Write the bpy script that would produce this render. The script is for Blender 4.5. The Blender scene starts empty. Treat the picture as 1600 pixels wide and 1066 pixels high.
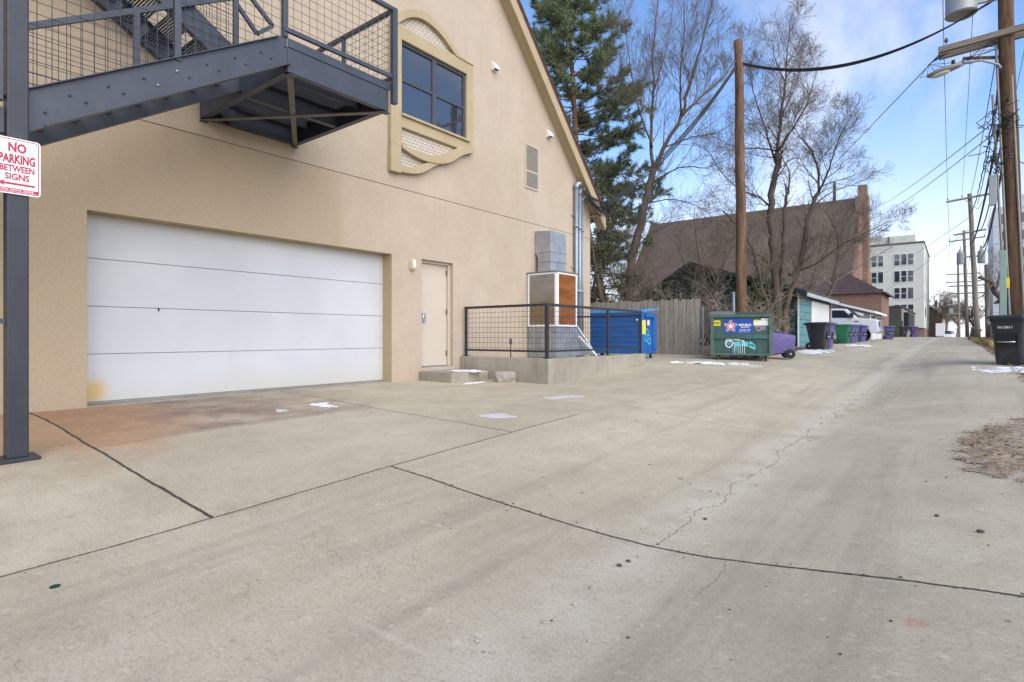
import bpy, bmesh, math, random
from mathutils import Vector, Matrix, noise as mnoise

# ------------------------------------------------------------------ scene
scene = bpy.context.scene
COL = scene.collection
R = math.radians

# camera at eye height = world origin, +Y runs up the alley, -X is the building side
YAW = 38.25
FPX = 879.0
cam_d = bpy.data.cameras.new("camera")
cam = bpy.data.objects.new("camera", cam_d)
COL.objects.link(cam)
cam.location = (0, 0, 0)
cam.rotation_euler = (R(90), 0, R(YAW))
cam_d.sensor_width = 36
cam_d.lens = FPX / 1600 * 36
cam_d.shift_y = -0.005
cam_d.clip_start = 0.05
cam_d.clip_end = 3000
scene.camera = cam

SUN_EL, SUN_ROT = 34.0, 112.0
world = bpy.data.worlds.new("World")
scene.world = world
world.use_nodes = True
wt = world.node_tree
for n in list(wt.nodes):
    wt.nodes.remove(n)


def wn(t, **k):
    n = wt.nodes.new(t)
    for a, b in k.items():
        setattr(n, a, b)
    return n


def wmath(op, a, b=None, c=None, clamp=False):
    n = wn('ShaderNodeMath', operation=op, use_clamp=clamp)
    for i, v in enumerate((a, b, c)):
        if v is None:
            continue
        if isinstance(v, (int, float)):
            n.inputs[i].default_value = v
        else:
            wt.links.new(v, n.inputs[i])
    return n.outputs[0]


sky = wn('ShaderNodeTexSky', sky_type='NISHITA', sun_disc=False)
sky.sun_elevation = R(SUN_EL)
sky.sun_rotation = R(SUN_ROT)
sky.altitude = 1600
sky.air_density = 1.0
sky.dust_density = 0.6
sky.ozone_density = 1.6
tc = wn('ShaderNodeTexCoord')
sp = wn('ShaderNodeSeparateXYZ')
wt.links.new(tc.outputs['Generated'], sp.inputs[0])
zz = wmath('MAXIMUM', sp.outputs[2], 0.0)
den = wmath('ADD', zz, 0.16)
cu = wmath('DIVIDE', sp.outputs[0], den)
cv = wmath('DIVIDE', sp.outputs[1], den)
cb = wn('ShaderNodeCombineXYZ')
wt.links.new(cu, cb.inputs[0])
wt.links.new(cv, cb.inputs[1])
mp = wn('ShaderNodeMapping')
mp.inputs['Rotation'].default_value = (0, 0, R(35))
mp.inputs['Scale'].default_value = (1.0, 0.55, 1)
mp.inputs['Location'].default_value = (3.7, 1.3, 0)
wt.links.new(cb.outputs[0], mp.inputs[0])
nz = wn('ShaderNodeTexNoise')
nz.inputs['Scale'].default_value = 1.15
nz.inputs['Detail'].default_value = 7
nz.inputs['Roughness'].default_value = 0.56
nz.inputs['Distortion'].default_value = 0.5
wt.links.new(mp.outputs[0], nz.inputs['Vector'])
mr = wn('ShaderNodeMapRange', interpolation_type='SMOOTHSTEP')
mr.inputs['From Min'].default_value = 0.50
mr.inputs['From Max'].default_value = 0.76
wt.links.new(nz.outputs['Fac'], mr.inputs['Value'])
# thin haze of cloud gathers towards the horizon
hz = wn('ShaderNodeMapRange', interpolation_type='SMOOTHSTEP')
hz.inputs['From Min'].default_value = 0.34
hz.inputs['From Max'].default_value = 0.02
hz.inputs['To Max'].default_value = 0.90
wt.links.new(zz, hz.inputs['Value'])
cl = wmath('MULTIPLY', mr.outputs[0], 0.85)
inv = wmath('MULTIPLY', wmath('SUBTRACT', 1.0, cl), wmath('SUBTRACT', 1.0, hz.outputs[0]))
cloud = wmath('SUBTRACT', 1.0, inv, clamp=True)
mixc = wn('ShaderNodeMix', data_type='RGBA')
wt.links.new(cloud, mixc.inputs[0])
hs = wn('ShaderNodeMix', data_type='RGBA', blend_type='MULTIPLY')
hs.inputs[0].default_value = 1.0
hs.inputs[7].default_value = (.90, 1.0, 1.12, 1)
wt.links.new(sky.outputs[0], hs.inputs[6])
wt.links.new(hs.outputs[2], mixc.inputs[6])
mixc.inputs[7].default_value = (4.1, 4.1, 4.25, 1)
bg = wn('ShaderNodeBackground')
bg.inputs['Strength'].default_value = 0.135
wt.links.new(mixc.outputs[2], bg.inputs[0])
wo = wn('ShaderNodeOutputWorld')
wt.links.new(bg.outputs[0], wo.inputs[0])

sun_d = bpy.data.lights.new("sun", 'SUN')
sun_d.energy = 2.1
sun_d.angle = R(75)
sun_d.color = (1.0, 0.93, 0.83)
sun = bpy.data.objects.new("sun", sun_d)
COL.objects.link(sun)
_e, _r = R(SUN_EL), R(SUN_ROT)
sdir = Vector((math.sin(_r) * math.cos(_e), math.cos(_r) * math.cos(_e), math.sin(_e)))
sun.rotation_euler = sdir.to_track_quat('Z', 'Y').to_euler()

scene.view_settings.view_transform = 'Standard'
scene.view_settings.look = 'None'
scene.view_settings.exposure = 1.05
scene.view_settings.gamma = 1.0
scene.render.engine = 'CYCLES'
scene.cycles.max_bounces = 6
scene.cycles.diffuse_bounces = 3
scene.cycles.use_denoising = True

# ------------------------------------------------------------------ helpers
SN, CS = math.sin(R(YAW)), math.cos(R(YAW))


def at(x, y, d):
    """point at photo position (x, y) and depth d metres in front of the lens"""
    l = (x - 800) / FPX * d
    return Vector((-SN * d + CS * l, CS * d + SN * l, (525 - y) / FPX * d))


def on_x(X, x, y):
    a = math.atan((x - 800) / FPX)
    b = R(YAW) - a
    Y = -X / math.tan(b)
    d = -SN * X + CS * Y
    return Vector((X, Y, (525 - y) / FPX * d))


class MB:
    def __init__(s):
        s.v, s.f = [], []

    def add(s, vs, fs):
        o = len(s.v)
        s.v.extend([tuple(p) for p in vs])
        s.f.extend([tuple(i + o for i in f) for f in fs])
        return s

    def box(s, x0, x1, y0, y1, z0, z1):
        return s.add([(x0, y0, z0), (x1, y0, z0), (x1, y1, z0), (x0, y1, z0), (x0, y0, z1), (x1, y0, z1), (x1, y1, z1), (x0, y1, z1)],
                     [(0, 3, 2, 1), (4, 5, 6, 7), (0, 1, 5, 4), (1, 2, 6, 5), (2, 3, 7, 6), (3, 0, 4, 7)])

    def bar(s, p0, p1, w, h, up=(0, 0, 1)):
        p0, p1 = Vector(p0), Vector(p1)
        d = (p1 - p0).normalized()
        u = Vector(up)
        if abs(d.dot(u)) > 0.99:
            u = Vector((1, 0, 0))
        r = d.cross(u).normalized()
        u = r.cross(d).normalized()
        q = []
        for p in (p0, p1):
            for a, b in ((-1, -1), (1, -1), (1, 1), (-1, 1)):
                q.append(p + r * (a * w / 2) + u * (b * h / 2))
        return s.add(q, [(3, 2, 1, 0), (4, 5, 6, 7), (0, 1, 5, 4), (1, 2, 6, 5), (2, 3, 7, 6), (3, 0, 4, 7)])

    def tube(s, pts, r, n=6, cap=True):
        pts = [Vector(p) for p in pts]
        m = len(pts)
        rs = [r] * m if isinstance(r, (int, float)) else r
        vs, fs = [], []
        ref = None
        for i, p in enumerate(pts):
            d = (pts[min(i + 1, m - 1)] - pts[max(i - 1, 0)])
            if d.length < 1e-9:
                d = Vector((0, 0, 1))
            d.normalize()
            if ref is None:
                ref = Vector((1, 0, 0)) if abs(d.x) < 0.8 else Vector((0, 1, 0))
            a = d.cross(ref)
            if a.length < 1e-5:
                a = d.orthogonal()
            a.normalize()
            b = d.cross(a).normalized()
            ref = a.cross(d)
            for k in range(n):
                t = 2 * math.pi * k / n
                vs.append(p + (a * math.cos(t) + b * math.sin(t)) * rs[i])
        for i in range(m - 1):
            for k in range(n):
                k2 = (k + 1) % n
                fs.append((i * n + k, i * n + k2, (i + 1) * n + k2, (i + 1) * n + k))
        if cap:
            fs.append(tuple(range(n - 1, -1, -1)))
            fs.append(tuple(range((m - 1) * n, m * n)))
        return s.add(vs, fs)

    def cyl(s, p0, p1, r, n=16):
        return s.tube([p0, p1], r, n)

    def prism(s, poly, ext):
        poly = [Vector(p) for p in poly]
        e = Vector(ext)
        n = len(poly)
        vs = poly + [p + e for p in poly]
        nrm = Vector((0, 0, 0))
        for i in range(n):
            nrm += poly[i].cross(poly[(i + 1) % n])
        flip = nrm.dot(e) > 0
        base, top = list(range(n)), list(range(n, 2 * n))
        fs = [tuple(reversed(base)) if flip else tuple(base), tuple(top) if flip else tuple(reversed(top))]
        for i in range(n):
            j = (i + 1) % n
            fs.append((i, j, n + j, n + i) if flip else (j, i, n + i, n + j))
        return s.add(vs, fs)

    def loft(s, rings, cap=True):
        n = len(rings[0])
        vs = [p for r in rings for p in r]
        fs = []
        for i in range(len(rings) - 1):
            for k in range(n):
                k2 = (k + 1) % n
                fs.append((i * n + k, i * n + k2, (i + 1) * n + k2, (i + 1) * n + k))
        if cap:
            fs.append(tuple(range(n - 1, -1, -1)))
            fs.append(tuple(range((len(rings) - 1) * n, len(rings) * n)))
        return s.add(vs, fs)

    def xf(s, M):
        s.v = [tuple(M @ Vector(p)) for p in s.v]
        return s

    def build(s, name, m, parent=None, smooth=False, bevel=0, **tags):
        me = bpy.data.meshes.new(name)
        me.from_pydata(s.v, [], s.f)
        me.update()
        o = bpy.data.objects.new(name, me)
        COL.objects.link(o)
        if m:
            me.materials.append(m)
        if smooth:
            me.polygons.foreach_set('use_smooth', [True] * len(me.polygons))
            if smooth == 'auto':
                me.set_sharp_from_angle(angle=R(38))
        if bevel:
            b = o.modifiers.new('bevel', 'BEVEL')
            b.width = bevel
            b.segments = 2
            b.limit_method = 'ANGLE'
        if parent:
            o.parent = parent
        for k, v in tags.items():
            o[k] = v
        return o


def rrect(w, d, r, z, n=3, cx=0, cy=0):
    pts = []
    for sx, sy, a0 in ((1, 1, 0), (-1, 1, 90), (-1, -1, 180), (1, -1, 270)):
        for k in range(n + 1):
            a = R(a0 + 90 * k / n)
            pts.append(Vector((cx + sx * (w / 2 - r) + r * math.cos(a), cy + sy * (d / 2 - r) + r * math.sin(a), z)))
    return pts


def tag(o, label, cat, group=None):
    o['label'] = label
    o['category'] = cat
    if group:
        o['group'] = group
    return o


def thing(name, label, cat, loc=(0, 0, 0), rz=0, group=None):
    o = bpy.data.objects.new(name, None)
    o.empty_display_size = 0.2
    COL.objects.link(o)
    o.location = loc
    o.rotation_euler = (0, 0, rz)
    return tag(o, label, cat, group)


def struct(mb, name, m, smooth=False, kind='structure'):
    o = mb.build(name, m, None, smooth)
    o['kind'] = kind
    return o


def dup(o, parent=None):
    c = o.copy()
    COL.objects.link(c)
    if parent:
        c.parent = parent
    for ch in list(o.children):
        dup(ch, c)
    return c


def text_mb(s, size, bold=0.0, align='CENTER', ext=0.002):
    """flat lettering in the local XZ plane facing -Y, as a mesh builder"""
    cu = bpy.data.curves.new('lettering', 'FONT')
    cu.body = s
    cu.size = size
    cu.align_x = align
    cu.offset = bold
    cu.extrude = ext
    cu.resolution_u = 3
    o = bpy.data.objects.new('lettering', cu)
    COL.objects.link(o)
    dg = bpy.context.evaluated_depsgraph_get()
    me = bpy.data.meshes.new_from_object(o.evaluated_get(dg))
    m = MB()
    m.v = [(v.co.x, -v.co.z, v.co.y) for v in me.vertices]
    m.f = [tuple(p.vertices) for p in me.polygons]
    bpy.data.objects.remove(o)
    bpy.data.meshes.remove(me)
    return m


# ground height below the lens, from the slope of the alley slabs
GX = [-60, -8.4, -6.08, -3.75, -1.46, .3, 1.4, 4, 60]
GY = [-40, -6, .6, 3.1, 5.8, 8.8, 13.1, 17, 25, 36, 48, 60, 75, 100, 200, 420]
GH = [
    [1.1, 1.1, 1.5, 1.5, 1.6, 1.45, 1.4, 1.3, 1.3],
    [.9, .89, 1.08, 1.28, 1.34, 1.15, 1.12, 1.05, 1.05],
    [.9, .885, 1.03, 1.205, 1.265, 1.09, 1.05, 1.0, 1.0],
    [.9, .885, .98, 1.10, 1.235, 1.06, 1.02, .98, .98],
    [.9, .885, .95, 1.00, 1.19, 1.03, .98, .94, .94],
    [.88, .88, .925, .93, 1.14, .97, .92, .9, .9],
    [.70, .72, .743, .82, 1.06, .84, .80, .78, .78],
    [.62, .63, .64, .71, .94, .69, .68, .66, .66],
    [.48, .48, .50, .56, .72, .60, .58, .56, .56],
    [.38, .38, .38, .39, .52, .48, .48, .48, .48],
    [.33, .33, .33, .33, .41, .38, .38, .36, .36],
    [.23, .23, .23, .23, .27, .25, .25, .24, .24],
    [.1, .1, .1, .1, .13, .12, .12, .1, .1],
    [.5, .5, .5, .5, .5, .5, .5, .5, .5],
    [4, 4, 4, 4, 4, 4, 4, 4, 4],
    [14, 14, 14, 14, 14, 14, 14, 14, 14]]


def _herm(xs, ys, x):
    n = len(xs)
    if x <= xs[0]:
        return ys[0]
    if x >= xs[-1]:
        return ys[-1]
    i = 0
    while x > xs[i + 1]:
        i += 1

    def sl(k):
        return (ys[k + 1] - ys[k]) / (xs[k + 1] - xs[k])

    def tan(k):
        if k == 0 or k == n - 1:
            return 0 if k == 0 else sl(n - 2)
        a, b = sl(k - 1), sl(k)
        return 0 if a * b <= 0 else 2 * a * b / (a + b)
    h = xs[i + 1] - xs[i]
    t = (x - xs[i]) / h
    return ((2 * t**3 - 3 * t**2 + 1) * ys[i] + (t**3 - 2 * t**2 + t) * h * tan(i)
            + (-2 * t**3 + 3 * t**2) * ys[i + 1] + (t**3 - t**2) * h * tan(i + 1))


def gz(X, Y):
    row = [_herm(GY, [GH[j][i] for j in range(len(GY))], Y) for i in range(len(GX))]
    return -_herm(GX, row, X)


def gnd(x, y):
    """where the sight line through photo position (x, y) meets the ground"""
    lo, hi = 0.5, 120
    d = lo
    prev = lo
    while d < hi:
        p = at(x, y, d)
        if p.z <= gz(p.x, p.y):
            break
        prev = d
        d *= 1.02
    for _ in range(30):
        m = (prev + d) / 2
        p = at(x, y, m)
        if p.z <= gz(p.x, p.y):
            d = m
        else:
            prev = m
    return at(x, y, d)


# ------------------------------------------------------------------ materials
class NT:
    def __init__(s, name):
        s.m = bpy.data.materials.new(name)
        s.m.use_nodes = True
        s.t = s.m.node_tree
        s.b = s.t.nodes['Principled BSDF']

    def n(s, t, **k):
        n = s.t.nodes.new(t)
        for a, b in k.items():
            setattr(n, a, b)
        return n

    def l(s, a, b):
        s.t.links.new(a, b)

    def set(s, sock, v):
        if isinstance(v, (int, float)):
            sock.default_value = v
        elif isinstance(v, (tuple, list)):
            sock.default_value = (*v, 1) if len(v) == 3 and sock.type == 'RGBA' else v
        else:
            s.l(v, sock)

    def math(s, op, a, b=None, c=None, clamp=False):
        n = s.n('ShaderNodeMath', operation=op, use_clamp=clamp)
        for i, v in enumerate((a, b, c)):
            if v is not None:
                s.set(n.inputs[i], v)
        return n.outputs[0]

    def mix(s, f, a, b, mode='MIX'):
        n = s.n('ShaderNodeMix', data_type='RGBA', blend_type=mode)
        s.set(n.inputs[0], f)
        s.set(n.inputs[6], a)
        s.set(n.inputs[7], b)
        return n.outputs[2]

    def coord(s, kind='Object', scale=(1, 1, 1), rot=(0, 0, 0), loc=(0, 0, 0)):
        if kind == 'World':
            o = s.n('ShaderNodeNewGeometry').outputs['Position']
        else:
            o = s.n('ShaderNodeTexCoord').outputs[kind]
        m = s.n('ShaderNodeMapping')
        m.inputs['Scale'].default_value = scale
        m.inputs['Rotation'].default_value = rot
        m.inputs['Location'].default_value = loc
        s.l(o, m.inputs[0])
        return m.outputs[0]

    def noise(s, vec, scale, detail=4, rough=0.55, dist=0):
        n = s.n('ShaderNodeTexNoise')
        n.inputs['Scale'].default_value = scale
        n.inputs['Detail'].default_value = detail
        n.inputs['Roughness'].default_value = rough
        n.inputs['Distortion'].default_value = dist
        s.l(vec, n.inputs['Vector'])
        return n.outputs['Fac']

    def ramp(s, v, a, b, lo=0.0, hi=1.0):
        n = s.n('ShaderNodeMapRange', interpolation_type='SMOOTHSTEP')
        s.set(n.inputs['Value'], v)
        n.inputs['From Min'].default_value = a
        n.inputs['From Max'].default_value = b
        n.inputs['To Min'].default_value = lo
        n.inputs['To Max'].default_value = hi
        return n.outputs[0]

    def bump(s, h, strength=0.3, dist=0.01):
        n = s.n('ShaderNodeBump')
        n.inputs['Strength'].default_value = strength
        n.inputs['Distance'].default_value = dist
        s.l(h, n.inputs['Height'])
        s.l(n.outputs[0], s.b.inputs['Normal'])

    def out(s, col, rough=0.8, metal=0.0, spec=0.4):
        s.set(s.b.inputs['Base Color'], col)
        s.set(s.b.inputs['Roughness'], rough)
        s.set(s.b.inputs['Metallic'], metal)
        s.set(s.b.inputs['Specular IOR Level'], spec)
        return s.m


def sc(c, k):
    return tuple(min(1, x * k) for x in c)


def plain(name, col, rough=0.7, metal=0.0, var=0.12, scale=4, bump=0.0, bscale=60, coord='Object', stretch=(1, 1, 1), spec=0.4, dirt=None, dirt_amt=0.0):
    t = NT(name)
    v = t.coord(coord, stretch)
    a = t.noise(v, scale, 6, 0.62)
    b = t.noise(v, scale * 9, 3, 0.6)
    f = t.math('ADD', t.math('MULTIPLY', a, 0.7), t.math('MULTIPLY', b, 0.3))
    f = t.ramp(f, 0.3, 0.7)
    c = t.mix(f, sc(col, 1 - var), sc(col, 1 + var))
    if dirt:
        d = t.noise(t.coord(coord, (stretch[0] * 1.0, stretch[1] * 1.0, stretch[2] * 0.35), loc=(7, 3, 1)), scale * 1.7, 8, 0.7)
        c = t.mix(t.ramp(d, 0.52, 0.75, 0, dirt_amt), c, dirt)
    if bump:
        t.bump(t.noise(v, bscale, 4, 0.6), bump, 0.01)
    rr = t.math('ADD', t.math('MULTIPLY', b, 0.2), rough - 0.1)
    return t.out(c, rr, metal, spec)


M = {}
M['steel'] = plain('slate_painted_steel', (.042, .049, .064), .45, 0, .14, 3, .05, 40, spec=.45, dirt=(.10, .10, .10), dirt_amt=.25)
M['column_steel'] = plain('dark_slate_column_paint', (.024, .027, .035), .45, 0, .14, 3, .05, 40, spec=.45, dirt=(.07, .07, .07), dirt_amt=.3)  # slate steel made darker: the column's shading is put into its colour
M['dark_steel'] = plain('black_railing_paint', (.028, .026, .03), .5, 0, .2, 5)
M['primer'] = plain('weathered_brown_steel', (.16, .135, .11), .6, 0, .15, 6)  # brown light reflected onto the landing braces, put into their steel colour
M['door_tan'] = plain('tan_door_paint', (.50, .43, .345), .5, 0, .03, 2)
M['seam_grey'] = plain('door_seam_grey', (.36, .36, .36), .7, 0, .1, 4)
M['white_dull'] = plain('dull_white_fascia', (.42, .41, .385), .7, 0, .2, 4)
M['trim'] = plain('olive_tan_trim', (.385, .305, .18), .7, 0, .07, 2.5, .12, 120, 'World')
M['reveal'] = plain('trim_reveal', (.40, .315, .19), .8, 0, .05, 2.5, .15, 120, 'World')
M['white_paint'] = plain('white_paint', (.74, .735, .71), .55, 0, .05, 3, dirt=(.5, .47, .42), dirt_amt=.35)
M['black_plastic'] = plain('black_cart_plastic', (.028, .030, .036), .45, 0, .2, 3, .06, 200, spec=.5, dirt=(.12, .12, .12), dirt_amt=.6)
M['purple_plastic'] = plain('purple_cart_plastic', (.105, .078, .235), .5, 0, .12, 3, .05, 200, dirt=(.30, .26, .40), dirt_amt=.6)
M['green_plastic'] = plain('green_cart_plastic', (.016, .13, .06), .5, 0, .12, 3, .05, 200)
M['teal_plastic'] = plain('grey_teal_cart_plastic', (.07, .13, .15), .5, 0, .12, 3)
M['rubber'] = plain('black_rubber', (.018, .018, .018), .8, 0, .2, 8)
M['chrome'] = plain('dull_chrome', (.6, .6, .6), .3, .9, .08, 8)
M['galv'] = plain('galvanised_sheet', (.36, .385, .41), .38, .6, .22, 2.2, .04, 30, dirt=(.20, .21, .23), dirt_amt=.7)
M['conduit'] = plain('galvanised_conduit', (.27, .31, .345), .42, .5, .12, 5)
M['black_wire'] = plain('black_cable', (.02, .02, .022), .6, 0, .2, 8)
M['grey_wire'] = plain('grey_cable', (.12, .12, .125), .6, 0, .2, 8)
M['green_steel'] = plain('dark_green_dumpster_paint', (.036, .088, .072), .5, 0, .16, 2.5, .05, 60, dirt=(.12, .115, .085), dirt_amt=.85)
M['green_rim'] = plain('faded_green_steel', (.075, .115, .088), .6, 0, .22, 5, .05, 60, dirt=(.14, .125, .09), dirt_amt=.5)
M['blue_steel'] = plain('blue_dumpster_paint', (.014, .105, .34), .45, 0, .14, 2.5, .05, 60, dirt=(.07, .13, .24), dirt_amt=.75)
M['blue_lid'] = plain('light_blue_lid', (.045, .24, .55), .45, 0, .12, 3)
M['dark_lid'] = plain('dark_grey_lid', (.14, .155, .15), .6, 0, .2, 5, .1, 60)
M['sign_white'] = plain('sign_white', (.80, .80, .82), .4, 0, .02, 3)
M['sign_red'] = plain('sign_red', (.42, .012, .035), .4, 0, .04, 3)
M['sticker_yellow'] = plain('sticker_yellow', (.78, .60, .03), .45, 0, .06, 6)
M['sticker_white'] = plain('sticker_white', (.72, .70, .66), .5, 0, .08, 9)
M['sticker_blue'] = plain('sticker_blue', (.01, .07, .34), .4, 0, .06, 6)
M['ink'] = plain('black_ink', (.02, .02, .02), .6, 0, .1, 6)
M['spray_white'] = plain('white_spray_paint', (.62, .68, .70), .6, 0, .15, 14)
M['spray_cyan'] = plain('cyan_spray_paint', (.12, .50, .58), .6, 0, .15, 14)
M['spray_pink'] = plain('pink_marker', (.45, .30, .34), .6, 0, .2, 14)
M['ice'] = plain('thin_ice', (.54, .545, .55), .5, 0, .1, 9, .3, 40, 'World')
M['snow'] = plain('old_snow', (.74, .75, .78), .75, 0, .16, 9, .8, 60, 'World', dirt=(.42, .39, .34), dirt_amt=.55)
M['stone'] = plain('broken_concrete', (.31, .28, .235), .9, 0, .25, 7, .5, 40)
M['grey_metal'] = plain('grey_pole_hardware', (.33, .34, .335), .5, .2, .1, 5)
M['lamp_grey'] = plain('street_lamp_shell', (.25, .24, .215), .5, .2, .1, 5)
M['insul'] = plain('brown_insulator', (.09, .06, .05), .3, 0, .1, 5)
M['mint'] = plain('mint_cable_guard', (.25, .35, .285), .55, 0, .08, 3)
M['straw'] = plain('dry_straw_grass', (.42, .29, .13), .9, 0, .3, 20)
M['leafbrown'] = plain('dry_leaf', (.30, .185, .09), .9, 0, .4, 18, coord='World')
M['pebble'] = plain('pebbles', (.34, .295, .235), .9, 0, .5, 25, coord='World')
M['dark_pebble'] = plain('dark_pebbles', (.07, .062, .055), .9, 0, .4, 25, coord='World')
M['roof_brown'] = None
M['lamp_glass'] = plain('frosted_lens', (.62, .60, .50), .3, 0, .05, 8)


def m_glass(name, tint=(.02, .025, .035), fac=.42, rough=.02):
    t = NT(name)
    for n in list(t.t.nodes):
        if n.type == 'BSDF_PRINCIPLED':
            t.t.nodes.remove(n)
    d = t.n('ShaderNodeBsdfDiffuse')
    d.inputs[0].default_value = (*tint, 1)
    g = t.n('ShaderNodeBsdfGlossy')
    g.inputs['Color'].default_value = (.80, .82, .84, 1)
    g.inputs['Roughness'].default_value = rough
    v = t.coord('Object')
    bm = t.n('ShaderNodeBump')
    bm.inputs['Strength'].default_value = .08
    bm.inputs['Distance'].default_value = .02
    t.l(t.noise(v, 1.4, 2), bm.inputs['Height'])
    t.l(bm.outputs[0], g.inputs['Normal'])
    mx = t.n('ShaderNodeMixShader')
    lw = t.n('ShaderNodeFresnel')
    lw.inputs[0].default_value = 1.5
    t.l(t.math('ADD', lw.outputs[0], fac, clamp=True), mx.inputs[0])
    t.l(d.outputs[0], mx.inputs[1])
    t.l(g.outputs[0], mx.inputs[2])
    t.l(mx.outputs[0], t.t.nodes['Material Output'].inputs[0])
    return t.m


M['glass'] = m_glass('window_glass', (.03, .034, .04), fac=.12)
M['far_glass'] = m_glass('far_window_glass', (.03, .035, .045), .12, .08)


def m_stucco():
    t = NT('tan_stucco')
    v = t.coord('World')
    big = t.noise(v, .35, 4, .6)
    mid = t.noise(v, 1.6, 6, .65)
    fine = t.noise(v, 42, 5, .7)
    g = t.n('ShaderNodeNewGeometry')
    s = t.n('ShaderNodeSeparateXYZ')
    t.l(g.outputs['Position'], s.inputs[0])
    c = t.mix(t.ramp(big, .35, .65), (.452, .37, .278), (.508, .42, .322))
    # browner tone on the lower left of the wall, with a firm upright edge
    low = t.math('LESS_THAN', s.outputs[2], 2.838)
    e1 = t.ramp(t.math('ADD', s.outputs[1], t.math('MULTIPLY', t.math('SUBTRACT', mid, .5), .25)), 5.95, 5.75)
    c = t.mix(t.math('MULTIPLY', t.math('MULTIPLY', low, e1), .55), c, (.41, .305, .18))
    c = t.mix(t.ramp(s.outputs[1], 8.5, 1.0, 0, .5), c, (.43, .325, .208))  # browner by degrees towards the left end of the wall
    c = t.mix(t.ramp(mid, .35, .7, 0, .4), c, (.395, .315, .232))
    c = t.mix(t.ramp(fine, .35, .75, 0, .42), c, (.285, .22, .15))
    c = t.mix(t.ramp(t.noise(v, 110, 3, .7), .55, .75, 0, .4), c, (.54, .45, .35))
    # rain streaks below the joints and a grubby band at the foot of the wall
    st = t.noise(t.coord('World', (3.5, 3.5, .12)), 1.6, 5, .6)
    c = t.mix(t.ramp(st, .52, .8, 0, .32), c, (.35, .28, .205))
    foot = t.math('MULTIPLY', t.ramp(t.math('ADD', s.outputs[2], t.math('MULTIPLY', mid, .5)), -.20, -.75), t.ramp(fine, .3, .6))
    c = t.mix(t.math('MULTIPLY', foot, .45), c, (.33, .26, .185))
    t.bump(t.math('ADD', t.noise(v, 70, 5, .7), t.math('MULTIPLY', t.noise(v, 9, 3), .8)), .55, .012)
    return t.out(c, .92, 0, .2)


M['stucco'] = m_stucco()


def m_garage_door():
    t = NT('white_garage_door')
    g = t.n('ShaderNodeNewGeometry')
    s = t.n('ShaderNodeSeparateXYZ')
    t.l(g.outputs['Position'], s.inputs[0])
    v = t.coord('World')
    c = t.mix(t.ramp(t.noise(v, .8, 5), .3, .7), (.47, .475, .485), (.525, .528, .53))
    # cream dirt washed up along the lowest section
    low = t.ramp(t.math('ADD', s.outputs[2], t.math('MULTIPLY', t.noise(v, 1.1, 5), .7)), -.05, -.62)
    c = t.mix(t.math('MULTIPLY', low, .75), c, (.49, .46, .375))
    # yellow-orange rust bloom in the lower left corner
    dx = t.math('MULTIPLY', t.math('SUBTRACT', s.outputs[1], 2.30), 1.0)
    dz = t.math('MULTIPLY', t.math('SUBTRACT', s.outputs[2], -.72), 1.15)
    rr = t.math('SQRT', t.math('ADD', t.math('MULTIPLY', dx, dx), t.math('MULTIPLY', dz, dz)))
    rr = t.math('ADD', rr, t.math('MULTIPLY', t.math('SUBTRACT', t.noise(v, 9, 6, .7), .5), .34))
    c = t.mix(t.ramp(rr, .30, .03, 0, .85), c, (.56, .36, .10))
    # grey smudge down the middle seam
    dm = t.math('ABSOLUTE', t.math('SUBTRACT', s.outputs[1], 4.10))
    sm = t.math('MULTIPLY', t.ramp(dm, .09, .0), t.ramp(t.noise(t.coord('World', (1, 1, .8)), 2.2, 5), .45, .7))
    c = t.mix(t.math('MULTIPLY', sm, .45), c, (.40, .42, .44))
    t.bump(t.noise(v, 60, 3), .05, .01)
    return t.out(c, .5, 0, .4)


M['garage_door'] = m_garage_door()


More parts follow.
